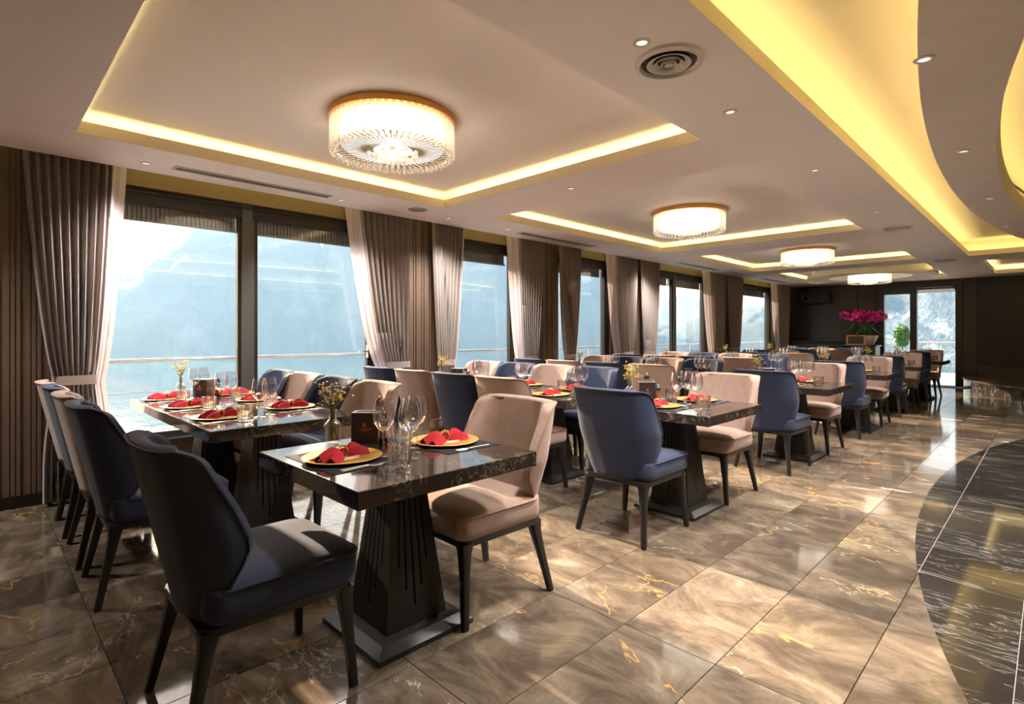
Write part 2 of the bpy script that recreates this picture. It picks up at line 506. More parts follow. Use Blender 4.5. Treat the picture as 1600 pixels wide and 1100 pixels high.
XG = WX - .10                   # glass plane
for n_, (a, b, mid) in enumerate(WINDOWS):
    fr = MB(); T = .055
    fr.box(XG-.05, XG+.05, a, a+T, WZ0, WZ1).box(XG-.05, XG+.05, b-T, b, WZ0, WZ1)
    fr.box(XG-.05, XG+.05, a+T, b-T, WZ1-.13, WZ1).box(XG-.05, XG+.05, a+T, b-T, WZ0, WZ0+.06)
    fr.box(XG+.03, XG+.075, a+T, b-T, WZ1-.045, WZ1-.03)
    win = obj('window_%d' % (n_+1), fr.mesh('window_frame', 'frame_metal', None, .003), kind='structure')
    spans = [(a+T, b-T)] if mid is None else [(a+T, mid-.06), (mid+.06, b-T)]
    if mid is not None:
        obj('mullion', MB().box(XG-.05, XG+.06, mid-.06, mid+.035, WZ0, WZ1).box(XG-.02, XG+.035, mid+.035, mid+.06, WZ0, WZ1).mesh('mullion', 'frame_grey', None, .003), win)
    for (p, q) in spans:
        obj('pane', MB().box(XG-.004, XG+.004, p, q, WZ0+.06, WZ1-.13).mesh('pane', 'window_glass'), win)
        bl = MB(); y = p
        bl.box(XG-.16, XG-.12, p, q, WZ1-.24, WZ1)
        while y < q - .02:
            bl.box(XG-.12, XG-.10, y, y+.022, WZ1-.235, WZ1-.02); y += .034
        bl.box(XG-.125, XG-.095, p, q, WZ1-.255, WZ1-.235)
        obj('blind', bl.mesh('blind', 'blind_slat'), win)
        obj('sash', MB().box(XG-.02, XG+.03, p, p+.03, WZ0+.06, WZ1-.13).box(XG-.02, XG+.03, q-.03, q, WZ0+.06, WZ1-.13).mesh('sash', 'frame_metal'), win)
    if n_ == 0:
        obj('window_handle', MB().box(XG+.03, XG+.07, b-.10, b-.08, 1.0, 1.14).box(XG+.05, XG+.07, b-.2, b-.08, 1.06, 1.08).mesh('window_handle', 'chrome', None, .003), win)
    obj('trim_%d' % (n_+1), MB().box(WX-.1, WX+.03, a, b, WZ0-.02, WZ0+.006).mesh('sill', 'black_wood', None, .003), kind='structure')

# other walls
wf = MB()
DL, DM0, DM1, DR, DZ = -3.25, -2.53, -2.39, -1.65, 2.40
wf.box(WX-.22, DL, Y1, Y1+.2, -.06, ZTOP).box(DR+.13, X1, Y1, Y1+.2, -.06, ZTOP).box(DL, DR+.13, Y1, Y1+.2, DZ+.04, ZTOP)
wall_far = obj('wall_far', wf.mesh('wall_far', 'wall_panel'), kind='structure')
for xa, xb in ((WX+.02, -4.84), (-4.83, -3.66), (-3.65, -3.26), (-1.51, -1.26), (-1.25, 1.0), (1.01, 3.2), (3.21, 5.5)):
    obj('wall_panel', MB().box(xa+.003, xb-.003, Y1-.025, Y1, .02, 2.56).mesh('wall_panel', 'wall_panel', None, .004), wall_far)
obj('wall_board', MB().box(-1.22, 2.8, Y1-.06, Y1-.025, .52, 2.42).mesh('wall_board', 'night_board', None, .006), wall_far)
obj('wall_right', MB().box(X1, X1+.2, Y0, Y1+.2, -.06, ZTOP).mesh('wall_right', 'wall_panel'), kind='structure')
obj('wall_back', MB().box(WX-.22, X1+.2, Y0-.2, Y0, -.06, ZTOP).mesh('wall_back', 'cove_paint'), kind='structure')
# far door: dark frame, glazed leaf on the left, open doorway on the right with a rounded top corner
d = MB(); ya, yb = Y1-.04, Y1+.14
d.box(DL, -3.07, ya, yb, 0, DZ+.04).box(DM0, DM1, ya, yb, 0, DZ+.04).box(DR, DR+.13, ya, yb, 0, DZ+.04)
d.box(-3.07, DM0, ya, yb, 2.26, DZ+.04).box(-3.07, DM0, Y1-.02, Y1+.1, 0, .1).box(DM1, DR, ya, yb, DZ, DZ+.04)
for q in range(6):
    a0_, a1_ = PI/2*q/6, PI/2*(q+1)/6; R_ = .13
    p0 = (DR-R_+R_*math.cos(a0_), DZ-R_+R_*math.sin(a0_)); p1 = (DR-R_+R_*math.cos(a1_), DZ-R_+R_*math.sin(a1_))
    d.loft([[(p0[0], yy, p0[1]), (p1[0], yy, p1[1]), (DR, yy, DZ)] for yy in (ya, yb)])
door = obj('door_1', d.mesh('door_frame', 'panel_dark'), kind='structure')
obj('pane', MB().box(-3.07, DM0, Y1+.03, Y1+.038, .1, 2.26).mesh('pane', 'window_glass'), door)
obj('threshold', MB().box(DM1, DR, Y1-.04, Y1+.2, 0, .012).mesh('threshold', 'frame_metal'), door)

# ------------------------------------------------------------------ ceiling with lit trays
CE = MB()
ceiling = None
HOLES = [(-4.47, -1.67, .48, 3.48), (-4.47, -1.67, 4.17, 7.90), (-4.47, -1.67, 8.70, 11.70), (-4.47, -1.67, 12.42, 15.7),
         (-1.01, 3.6, -1.6, 11.86), (-.89, 3.4, 12.72, 15.75)]
xs = sorted({WX + .2, X1} | {q for hh in HOLES for q in hh[:2]})
yy_ = sorted({Y0, Y1} | {q for hh in HOLES for q in hh[2:]})
for i in range(len(xs) - 1):
    for j in range(len(yy_) - 1):
        mx, my = (xs[i]+xs[i+1])/2, (yy_[j]+yy_[j+1])/2
        if any(a < mx < b and c < my < d_ for a, b, c, d_ in HOLES): continue
        CE.quad((xs[i], yy_[j], ZS), (xs[i], yy_[j+1], ZS), (xs[i+1], yy_[j+1], ZS), (xs[i+1], yy_[j], ZS))
CE.box(WX-.22, X1+.2, Y0-.2, Y1+.2, ZTOP, ZTOP+.05)
CE.quad((WX+.2, Y0, ZS), (WX+.2, Y1, ZS), (WX+.2, Y1, ZS+.04), (WX+.2, Y0, ZS+.04))
CE.box(WX+.2, WX+.22, Y0, Y1, ZS+.04, ZTOP)
ceiling = obj('ceiling', CE.mesh('ceiling', 'ceiling_paint'), kind='structure')
FH, PK = .085, .17
for n_, (a, b, c, d_) in enumerate(HOLES):
    zu = ZU if n_ < 4 else (2.84 if n_ == 4 else 2.75)
    fa = MB()
    zf = ZS + .0015
    fa.box(a-.012, a, c-.012, d_+.012, zf, ZS+FH).box(b, b+.012, c-.012, d_+.012, zf, ZS+FH)
    fa.box(a, b, c-.012, c, zf, ZS+FH).box(a, b, d_, d_+.012, zf, ZS+FH)
    tr_ = obj('tray_fascia', fa.mesh('tray_fascia', 'cove_paint'), ceiling)
    A, B, Cc, D = a-PK, b+PK, c-PK, d_+PK
    if n_ >= 4: B = b + .3
    up = MB().quad((A, Cc, zu), (A, D, zu), (B, D, zu), (B, Cc, zu))
    up.quad((A, Cc, ZS+.02), (A, D, ZS+.02), (A, D, zu), (A, Cc, zu)).quad((B, Cc, ZS+.02), (B, D, ZS+.02), (B, D, zu), (B, Cc, zu))
    up.quad((A, Cc, ZS+.02), (B, Cc, ZS+.02), (B, Cc, zu), (A, Cc, zu)).quad((A, D, ZS+.02), (B, D, ZS+.02), (B, D, zu), (A, D, zu))
    obj('tray_ceiling', up.mesh('tray_ceiling', 'ceiling_paint' if n_ != 4 else 'cove_paint'), ceiling)
    e = .06; zl = ZS + .035
    for (p, q, r, s_) in ((a-e-.015, a-e, c, d_), (b+e, b+e+.015, c, d_), (a, b, c-e-.015, c-e), (a, b, d_+e, d_+e+.015)):
        obj('light_strip', MB().box(p, q, r, s_, zl, zl+.008).mesh('light_strip', 'led_yellow'), ceiling)
# curtain pocket light
obj('light_strip', MB().box(WX+.13, WX+.145, .1, Y1-.1, ZTOP-.03, ZTOP-.022).mesh('light_strip', 'led_yellow'), ceiling)

# big suspended ring over the dark marble
RA, RB, IA, IB, RZ = 1.87, 6.6, 1.56, 5.5, 2.47
def ellp(a, b, z, n=120, c=EC): return [(c[0] + a*math.cos(2*PI*k/n), c[1] + b*math.sin(2*PI*k/n), z) for k in range(n)]
rg = MB().loft([ellp(IA, IB, RZ), ellp(RA, RB, RZ), ellp(RA, RB, RZ+.035), ellp(RA-.14, RB-.14, RZ+.05), ellp(RA-.16, RB-.16, 2.84)], True, False, False)
obj('suspended_ring', rg.mesh('suspended_ring', 'ceiling_plaster'), ceiling)
ri = MB().loft([ellp(IA, IB, RZ), ellp(IA-.02, IB-.02, RZ+.13)], True, False, False)
ri.loft([ellp(IA+.10, IB+.1, RZ+.13), ellp(IA+.10, IB+.1, 2.8)], True, False, False)
ri.loft([ellp(IA-.02, IB-.02, RZ+.13), ellp(IA+.10, IB+.1, RZ+.13)], True, False, False)
obj('ring_inner_fascia', ri.mesh('ring_inner_fascia', 'cove_paint', 40), ceiling)
obj('light_strip', MB().loft([ellp(RA-.07, RB-.07, RZ+.06), ellp(RA-.085, RB-.085, RZ+.06), ellp(RA-.085, RB-.085, RZ+.066), ellp(RA-.07, RB-.07, RZ+.066), ellp(RA-.07, RB-.07, RZ+.06)], True, False, False).mesh('light_strip', 'led_yellow'), ceiling)
obj('light_strip', MB().loft([ellp(IA+.04, IB+.04, RZ+.14), ellp(IA+.055, IB+.055, RZ+.14), ellp(IA+.055, IB+.055, RZ+.146), ellp(IA+.04, IB+.04, RZ+.146), ellp(IA+.04, IB+.04, RZ+.14)], True, False, False).mesh('light_strip', 'led_yellow'), ceiling)
# round floating disc in the fourth tray
DC = (-2.9, 14.15)
def circ(r, z, n=48, c=DC): return [(c[0]+r*math.cos(2*PI*k/n), c[1]+r*math.sin(2*PI*k/n), z) for k in range(n)]
obj('ceiling_disc', MB().loft([circ(.78, 2.64), circ(.78, 2.52), circ(1.22, 2.52), circ(1.22, 2.57), circ(1.12, 2.58), circ(1.1, 2.765)], True, True, False).mesh('ceiling_disc', 'ceiling_disc_paint', 40), ceiling)

# vents, downlights, sensors (all set in the ceiling)
def slot_vent(x, y0, y1, label):
    r = obj('air_vent', None, None, (x, (y0+y1)/2, ZS), label=label, cat='vent'); L = (y1-y0)/2
    fr = MB().box(-.055, -.04, -L, L, -.008, 0).box(.04, .055, -L, L, -.008, 0).box(-.04, .04, -L, -L+.02, -.008, 0).box(-.04, .04, L-.02, L, -.008, 0)
    obj('vent_frame', fr.mesh('vent_frame', 'white_metal'), r)
    obj('vent_core', MB().box(-.04, .04, -L+.02, L-.02, -.003, -.001).mesh('vent_core', 'vent_dark'), r)
    for q in (-.02, 0, .02):
        obj('slat', MB().box(q-.004, q+.004, -L+.02, L-.02, -.007, -.003).mesh('slat', 'vent_grey'), r)
slot_vent(-4.86, 1.12, 2.42, 'long slotted air vent in the ceiling above the first window')
slot_vent(-4.86, 5.0, 6.6, 'long slotted air vent in the ceiling above the second window')
slot_vent(-4.86, 9.2, 10.8, 'slotted ceiling air vent above the double window beyond the middle')
slot_vent(-4.86, 13.2, 14.8, 'slotted ceiling air vent above the farthest window')
def round_vent(x, y, label, R=.16):
    r = obj('round_vent', None, None, (x, y, ZS), label=label, cat='vent')
    obj('vent_rim', MB().lathe([(R*.80, -.004), (R*.86, -.02), (R, -.012), (R, 0), (R*.8, 0)], 36, cap0=False, cap1=False).mesh('vent_rim', 'white_metal', 30), r)
    obj('vent_core', MB().lathe([(0.001, -.0015), (R*.85, -.0015)], 30, cap0=False, cap1=False).mesh('vent_core', 'vent_dark'), r)
    for q, dz in ((.62, .018), (.44, .022), (.25, .026)):
        obj('cone_ring', MB().lathe([(R*q*.74, -.004), (R*q, -dz), (R*q*1.04, -dz+.002), (R*q*.8, -.002)], 30, cap0=False, cap1=False).mesh('cone_ring', 'white_metal', 30), r)
    obj('cone_centre', MB().lathe([(.001, -.024), (R*.12, -.02), (R*.1, -.002)], 20).mesh('cone_centre', 'white_metal', 30), r)
round_vent(-1.30, 2.36, 'large round ceiling air diffuser nearest the camera')
round_vent(-1.36, 8.05, 'second round ceiling air diffuser along the aisle')
round_vent(-1.36, 12.2, 'farthest round ceiling air diffuser along the aisle')
spot_m = [('spot_rim', MB().lathe([(.024, -.002), (.028, -.007), (.04, -.004), (.041, 0)], 20, cap0=False, cap1=False).mesh('spot_rim', 'white_metal', 30)),
          ('spot_lens', MB().lathe([(.001, -.003), (.024, -.002)], 16, cap0=False, cap1=False).mesh('spot_lens', 'spot_lamp'))]
SP = [(-4.85, -.75, ZS), (-1.30, 2.12, ZS), (-1.34, 3.15, ZS), (-1.34, 4.75, ZS), (-1.34, 6.85, ZS), (-3.05, 3.80, ZS), (-4.9, .95, ZS), (-4.9, 2.55, ZS), (-4.82, 3.82, ZS),  # first entry is an added out-of-view fill lamp brightening the left floor
      (-1.34, 9.9, ZS), (-3.05, 8.3, ZS), (-4.82, 8.3, ZS), (-4.82, 4.75, ZS)]
SPN = ['ceiling downlight behind the camera by the window wall',
       'small round ceiling downlight beside the nearest round air diffuser', 'small ceiling downlight on the aisle band beyond the nearest round diffuser',
       'small ceiling downlight on the aisle band beside the second tray', 'small ceiling downlight just before the second round diffuser',
       'small ceiling downlight on the band between the first two trays', 'small ceiling downlight left of the long slotted vent', 'small ceiling downlight right of the long slotted vent',
       'small ceiling downlight above the first pier between windows', 'small ceiling downlight on the aisle band beside the third tray',
       'small ceiling downlight between the second and third trays', 'small ceiling downlight above the curtains of the third pier', 'small ceiling downlight above the second window']
spot_l = bpy.data.lights.new('downlight', 'SPOT'); spot_l.energy = SPOT_W; spot_l.color = (1, .95, .90)
spot_l.spot_size = math.radians(125); spot_l.spot_blend = .9; spot_l.shadow_soft_size = .14
for (x, y, z), nm in zip(SP, SPN):
    r = spawn('downlight', spot_m, (x, y, z), 0, nm, 'downlight')
    o = bpy.data.objects.new('downlight_lamp', spot_l); C.objects.link(o); o.location = (0, 0, -.02); o.parent = r
for k, (x, y, nm) in enumerate([(-.40, 2.95, 'small downlight in the grey suspended ring nearest the top edge'), (-.42, 4.62, 'middle small downlight in the grey suspended ring'),
              (-.40, 6.4, 'small downlight in the grey suspended ring above the middle'), (-.38, 8.2, 'farthest small downlight in the grey suspended ring')]):
    r = spawn('downlight', spot_m, (x, y, RZ), 0, nm, 'downlight')
    o = bpy.data.objects.new('downlight_lamp', spot_l); C.objects.link(o); o.location = (0, 0, -.02); o.parent = r
obj('ceiling_speaker', MB().lathe([(.001, -.004), (.085, -.006), (.1, 0)], 28).mesh('ceiling_speaker', 'vent_grey', 30), None, (-4.72, 3.32, ZS), label='flat round grey ceiling speaker by the corner of the first tray', cat='speaker')

# ------------------------------------------------------------------ chandeliers
def hexrod(L, r):
    return MB().loft([[(r*s_*math.cos(PI/3*k), r*s_*math.sin(PI/3*k), z) for k in range(6)] for z, s_ in ((0, .8), (-.012, 1), (-L+.02, 1), (-L+.006, .8), (-L, .35))])
RODS = 56
rod = hexrod(.215, .0145).mesh('crystal_rod', 'crystal', 20)
fin = MB().loft([[(x, s_*.0062*x/.3, z) for s_, z in ((-1, 0), (1, 0), (0, -.006))] for x in (.13, .385)]).mesh('crystal_fin', 'crystal_fin')
def chandelier(loc, label, R=.41, detail=True):
    r = obj('chandelier', None, None, loc, label=label, cat='chandelier', group='crystal ceiling chandeliers')
    obj('canopy', MB().lathe([(.001, 0), (R+.005, 0), (R+.012, -.006), (R+.012, -.045), (R-.02, -.048), (R-.03, -.03), (.001, -.03)], 64, cap0=False, cap1=False).mesh('canopy', 'brass', 35), r)
    obj('light_diffuser', MB().lathe([(.001, -.04), (.33, -.04), (.345, -.06), (.345, -.19), (.33, -.205), (.001, -.205)], 40, cap0=False, cap1=False).mesh('light_diffuser', 'lamp_white', 30), r)
    allr = MB()
    for k in range(RODS):
        a = 2*PI*k/RODS
        for (rr, z0) in ((R-.012, -.046),):
            if detail: obj('crystal_rod', rod, r, (rr*math.cos(a), rr*math.sin(a), z0), (0, 0, a))
            else:
                n0 = len(allr.v); m_ = hexrod(.215, .0145); allr._add([(p[0]+rr*math.cos(a), p[1]+rr*math.sin(a), p[2]+z0) for p in m_.v], m_.f)
        if detail: obj('crystal_fin', fin, r, (0, 0, -.215), (0, 0, a + PI/RODS))
    if not detail:
        obj('crystal_rods', allr.mesh('crystal_rods', 'crystal', 20), r, kind='stuff')
    cl = MB(); rnd = random.Random(3)
    for k in range(70):
        q = .17*math.sqrt(rnd.random()); a = rnd.random()*2*PI
        cl.ball((q*math.cos(a), q*math.sin(a), -.235-.03*(1-q/.17)-.018*rnd.random()), .016, 6, 4)
    obj('crystal_cluster', cl.mesh('crystal_cluster', 'crystal', 20), r, kind='stuff')
    bd = MB()
    for k in range(80):
        a = 2*PI*k/80; bd.ball((.375*math.cos(a), .375*math.sin(a), -.25), .012, 6, 4)
    obj('crystal_beads', bd.mesh('crystal_beads', 'crystal', 20), r, kind='stuff')
    return r
chandelier((-3.155, 2.02, ZU), 'round crystal chandelier with gold rim nearest the camera')
chandelier((-3.07, 6.05, ZU), 'second crystal ceiling chandelier, in the second tray', detail=False)
chandelier((-3.02, 10.25, ZU), 'third crystal ceiling chandelier, in the third tray', detail=False)
chandelier((-2.9, 14.15, 2.64), 'farthest crystal chandelier, set in the white round ceiling disc', detail=False)

# ------------------------------------------------------------------ curtains
def curtain(y0, y1, t0, t1, label, lead, folds=9):
    """y0..y1 width at the top, t0..t1 at the tie-back; lead = +1/-1: side of the edge nearest the glass"""
    xc = WX + .135; zt, zb, ztie = 2.9, .03, .92
    root = obj('curtain', None, None, (xc, (y0+y1)/2, 0), label=label, cat='curtain', group='curtains along the window wall')
    yc = (y0+y1)/2
    NU, NV = folds*8, 30
    def edge(z):
        if z >= ztie:
            s_ = (z - ztie) / (zt - ztie); k = s_**.62
            return t0 + (y0-t0)*k, t1 + (y1-t1)*k
        s_ = (ztie - z) / ztie; k = .35*math.sin(min(1, s_*1.4)*PI/2)
        return t0 + (y0-t0)*k, t1 + (y1-t1)*k
    def pt(u, z):
        a, b = edge(z); amp = .05 * (.5 + .5*min(1, (b-a)/(y1-y0+1e-6)*1.2))
        if abs(z-ztie) < .06: amp *= .6
        ph = 2*PI*folds*u
        return (amp*math.sin(ph) + .008*math.sin(3.1*ph+z*2), a + (b-a)*u - yc + .006*math.sin(2*ph), z)
    zs = [zb + (zt-zb)*k/NV for k in range(NV+1)]
    rows = [[pt(i/NU, z) for i in range(NU+1)] for z in zs]
    obj('drape', MB().loft(rows, False, False, False).mesh('drape', 'curtain_taupe', 180), root)
    # pale lining turned back towards the glass along the leading edge
    rows = []
    for z in zs:
        a, b = edge(z); e = b if lead > 0 else a
        kk = .4 + .6*(b-a)/(y1-y0)
        rows.append([(.01 - .115*q*kk*.9 + .012*math.sin(q*9+1), e - yc + lead*(.10*kk*q**1.2 + .012*math.sin(q*14)), z) for q in [i/8 for i in range(9)]])
    obj('lining', MB().loft(rows, False, False, False).mesh('lining', 'curtain_sheer', 180), root)
    a, b = edge(ztie)
    tb = []
    for z in (ztie-.035, ztie+.035):
        tb.append([(.055*math.cos(2*PI*k/24), (a+b)/2 - yc + ((b-a)/2+.02)*math.sin(2*PI*k/24), z) for k in range(24)])
    obj('tieback', MB().loft(tb, True, False, False).mesh('tieback', 'curtain_taupe', 60), root)
CUR = [(.24, .80, .44, .67, 1), (2.88, 3.56, 3.24, 3.54, -1), (3.86, 4.36, 3.98, 4.2, 1), (5.30, 5.86, 5.44, 5.72, -1), (6.2, 6.74, 6.36, 6.58, 1),
       (7.62, 8.36, 7.84, 8.2, -1), (8.46, 9.12, 8.6, 8.95, 1), (11.15, 12.0, 11.4, 11.85, -1), (12.1, 12.95, 12.3, 12.75, 1), (15.1, 16.2, 15.4, 16.0, -1)]
CURN = ['leftmost tied taupe curtain beside the first window', 'taupe curtain tied back on the right of the first window', 'taupe curtain tied back on the left of the second window',
        'taupe curtain tied back on the right of the second window', 'taupe curtain tied back on the left of the third window', 'taupe curtain tied back on the right of the third window',
        'taupe curtain tied back on the left of the fourth, double window', 'taupe curtain tied back on the right of the fourth, double window',
        'taupe curtain tied back on the left of the fifth, farthest window', 'rightmost taupe curtain, at the corner of the far wall']
for (a, b, c, d_, l_), nm in zip(CUR, CURN): curtain(a, b, c, d_, nm, l_)

# ------------------------------------------------------------------ chair
def chair_recipe(fab, pip):
    # backrest: U-shaped upholstered shell
    zs = [.375, .40, .44, .48, .51, .54, .56, .58, .595, .61, .625, .64, .66, .70, .74, .78, .82, .86, .88, .895, .905, .913, .919, .922]
    def prm(z):
        k = (z - .375) / .54
        hw = .215 + .065*min(1, k*1.9)**.8
        yb = -.235 - .118*k
        T_ = ((.37, .07), (.44, .08), (.51, .12), (.57, .17), (.62, .188), (.73, .165), (.86, .118), (.92, .10))
        def lin(zz):
            for (p, q), (r_, s_) in zip(T_, T_[1:]):
                if zz <= r_: return q + (s_-q)*max(0, (zz-p)/(r_-p))
            return T_[-1][1]
        fw = sum(lin(z + d_*.008) for d_ in range(-4, 5))/9
        if z > .88: fw -= .05*((z-.88)/.042)**2.5
        return hw, yb, fw
    NS = 32
    def plan(z, off):
        hw, yb, fw = prm(z); R = .13
        hw -= off; yb2 = yb + off; R = max(.03, R - off*.4)
        pts = []
        ang = math.radians(10)
        path = []
        yend = yb + fw
        c_y = yb2 + R
        # right wing from front to corner, corner arc, flat back
        nwing = 6
        for i in range(nwing):
            s_ = i / nwing; y_ = yend + (c_y - yend)*s_
            if yend < c_y: y_ = c_y - (c_y - yend)*(1-s_)*.0
            path.append((hw - .02*max(0, (y_-c_y))/.2, max(y_, c_y)))
        full = [(hw - R + R*math.cos(a), c_y - R*math.sin(a)) for a in [PI/2*k/7 for k in range(8)]]
        # if the wing stops before the corner begins, cut the arc
        lim = yend
        full = [(x, min(y, max(lim, y))) for x, y in full]
        path += full
        half = path + [((hw-R)*(1-(k+1)/4), yb2 - .012*(1-((1-(k+1)/4))**2)) for k in range(4)]
        left = [(-x, y) for x, y in reversed(half[:-1])]
        return [(x, y, z) for x, y in half + left]
    # wing length is trimmed by limiting the path at yend
    def ring(z):
        hw, yb, fw = prm(z); yend = yb + fw; TH = .055
        def trim(pts):
            n = len(pts); out = []
            # resample by arc length between the wing ends at y=yend
            # extend path straight forward first
            ext = [(pts[0][0]-.008, pts[0][1]+.4, z)] + pts + [(pts[-1][0]+.008, pts[-1][1]+.4, z)]
            # find right end where y crosses yend
            seq = []
            for k in range(len(ext)-1):
                a, b = ext[k], ext[k+1]
                if a[1] > yend >= b[1] and not seq:
                    s_ = (a[1]-yend)/(a[1]-b[1]); seq.append((a[0]+s_*(b[0]-a[0]), yend, z))
                if seq:
                    if b[1] > yend and a[1] <= yend and len(seq) > 3:
                        s_ = (yend-a[1])/(b[1]-a[1]); seq.append((a[0]+s_*(b[0]-a[0]), yend, z)); break
                    seq.append(b)
            ln = [0]
            for k in range(len(seq)-1): ln.append(ln[-1] + math.dist(seq[k], seq[k+1]))
            tot = ln[-1]; q = 0
            for i in range(NS+1):
                tt = tot*i/NS
                while q < len(ln)-2 and ln[q+1] < tt: q += 1
                s_ = (tt-ln[q])/max(1e-9, ln[q+1]-ln[q])
                out.append(tuple(seq[q][w_] + s_*(seq[q+1][w_]-seq[q][w_]) for w_ in range(3)))
            return out
        o_, i_ = trim(plan(z, 0)), trim(plan(z, TH))
        return o_, i_
    outer, inner = [], []
    for z in zs:
        o_, i_ = ring(z); outer.append(o_); inner.append(i_)
    # each row becomes a closed loop: outer, rounded end, inner reversed, rounded end
    rows = []
    for o_, i_ in zip(outer, inner):
        def cap(p, q):
            m_ = [(p[k]+q[k])/2 for k in range(3)]; m_[1] += .022; return tuple(m_)
        rows.append(o_ + [cap(o_[-1], i_[-1])] + i_[::-1] + [cap(i_[0], o_[0])])
    # rounded top row
    topr = []
    n_ = NS + 1
    for k in range(len(rows[-1])):
        p = rows[-1][k]
        topr.append(p)
    def shrink(row, f, dz):
        o_, e1, i_, e2 = row[:n_], row[n_], row[n_+1:2*n_+1], row[2*n_+1]
        out = []
        mids = [tuple((o_[k][q]+i_[n_-1-k][q])/2 for q in range(3)) for k in range(n_)]
        for k in range(n_): out.append(tuple(mids[k][q]+(o_[k][q]-mids[k][q])*f for q in range(2)) + (o_[k][2]+dz,))
        out.append((e1[0], e1[1]-.008*(1-f), e1[2]+dz))
        for k in range(n_): out.append(tuple(mids[n_-1-k][q]+(i_[k][q]-mids[n_-1-k][q])*f for q in range(2)) + (i_[k][2]+dz,))
        out.append((e2[0], e2[1]-.008*(1-f), e2[2]+dz))
        return out
    rows = [shrink(rows[0], .6, -.008)] + rows + [shrink(rows[-1], .75, .008), shrink(rows[-1], .25, .013)]
    bm_ = MB().loft(rows, True, False, False)
    # close top and bottom with quads across the thickness
    N = len(rows[0]); base_top = (len(rows)-1)*N
    for base in (base_top, 0):
        for k in range(n_-1):
            bm_.f.append((base+k, base+k+1, base+2*n_-k-1, base+2*n_-k)); bm_.m.append(0)
        bm_.f.append((base+n_-1, base+n_, base+n_+1)); bm_.m.append(0)
        bm_.f.append((base+0, base+2*n_, base+2*n_+1)); bm_.m.append(0)
    back = bm_.mesh('backrest', fab, 60)
    # piping on the outer edge
    pp = [r_[0] for r_ in outer] + outer[-1][1:-1] + [r_[-1] for r_ in reversed(outer)]
    pp = [(p[0]*1.006, p[1]-.002, p[2]+(.004 if p[2] > .9 else 0)) for p in pp]
    bp = MB().tube(pp, .0048, 5).mesh('back_piping', pip, 60)
    # seat cushion
    def sr(z, hx, y0_, y1_, r): return rrect(hx, (y1_-y0_)/2, r, z, 0, (y0_+y1_)/2, 6)
    seat = MB().loft([sr(.372, .225, -.20, .262, .05), sr(.378, .243, -.21, .277, .055), sr(.41, .252, -.22, .287, .06), sr(.468, .252, -.22, .289, .06),
                      sr(.484, .248, -.22, .285, .06), sr(.496, .225, -.20, .262, .06), sr(.505, .17, -.16, .21, .06), sr(.510, .08, -.08, .12, .05)]).mesh('seat', fab, 60)
    sp = MB().tube([(p[0], p[1], .478 + .003*math.sin(p[0]*6)) for p in sr(.478, .253, -.2, .290, .06)], .0048, 5, closed=True).mesh('seat_piping', pip, 60)
    frm = MB().loft([sr(.345, .205, -.205, .24, .05), sr(.345, .232, -.235, .268, .05), sr(.373, .236, -.235, .272, .05), sr(.373, .20, -.20, .24, .05)], True, False, False).box(-.2, .2, -.2, .24, .36, .373).mesh('seat_frame', 'black_wood', 40)
    def leg(sx, top, bot):
        rings = []
        for z, s_, f_ in ((0, .0135, 0), (.012, .0145, .03), (.2, .018, .58), (.31, .024, .9), (.36, .032, 1.0)):
            cx, cy = bot[0]+(top[0]-bot[0])*f_, bot[1]+(top[1]-bot[1])*f_
            rings.append(rrect(s_, s_, s_*.35, z, sx*cx, cy, 3))
        return MB().loft(rings).mesh('leg', 'black_wood', 35)
    R_ = [('seat', seat, (0,0,0), (0,0,0), [('seat_piping', sp)]), ('backrest', back, (0,0,0), (0,0,0), [('back_piping', bp)]), ('seat_frame', frm)]
    for sx in (-1, 1):
        R_.append(('leg', leg(sx, (.205, .238), (.238, .262))))
        R_.append(('leg', leg(sx, (.195, -.20), (.243, -.275))))
    return R_
CH = {'navy': chair_recipe('fabric_navy', 'piping_navy'), 'beige': chair_recipe('fabric_beige', 'piping_beige')}
CW = {'navy': 'navy blue', 'beige': 'beige'}

# ------------------------------------------------------------------ tables
TZ = .75
def pedestal_mesh():
    m_ = MB(); zb, zt = .05, .69; hb, ht = .150, .078
    hw = lambda z: hb + (ht-hb)*(z-zb)/(zt-zb)
    G = [(-.62, .30), (-.34, .20), (-.05, .13), (.24, .20), (.52, .30)]; gw = .032; dep = .012
    for q in range(4):
        a = PI/2*q; ca, sa = math.cos(a), math.sin(a)
        def P(s_, z, dd=0):
            x, y = s_*hw(z), -(hw(z)-dd); return (x*ca-y*sa, x*sa+y*ca, z)
        s0 = -1.
        edges = [(-1., G[0][0]-gw)]
        for k in range(len(G)): edges.append((G[k][0]+gw, (G[k+1][0]-gw) if k+1 < len(G) else 1.))
        for (p, r_) in edges: m_.quad(P(p, zb), P(r_, zb), P(r_, zt), P(p, zt))
        for (c_, ze) in G:
            l_, r_ = c_-gw, c_+gw
            m_.mi = 0; m_.quad(P(l_, zb), P(r_, zb), P(r_, ze), P(l_, ze))
            m_.mi = 1
            m_.quad(P(l_, ze, dep), P(r_, ze, dep), P(r_, zt, dep), P(l_, zt, dep))
            m_.quad(P(l_, ze), P(l_, ze, dep), P(l_, zt, dep), P(l_, zt)); m_.quad(P(r_, ze), P(r_, ze, dep), P(r_, zt, dep), P(r_, zt))
            m_.quad(P(l_, ze), P(r_, ze), P(r_, ze, dep), P(l_, ze, dep)); m_.mi = 0
    return m_.mesh('column', ['pedestal_black', 'groove_black'])
column_m = pedestal_mesh()
base_m = MB().loft([rrect(.236, .236, .004, 0), rrect(.236, .236, .004, .022), rrect(.195, .195, .004, .048), rrect(.165, .165, .004, .052)]).mesh('base_plate', 'black_wood', 20)
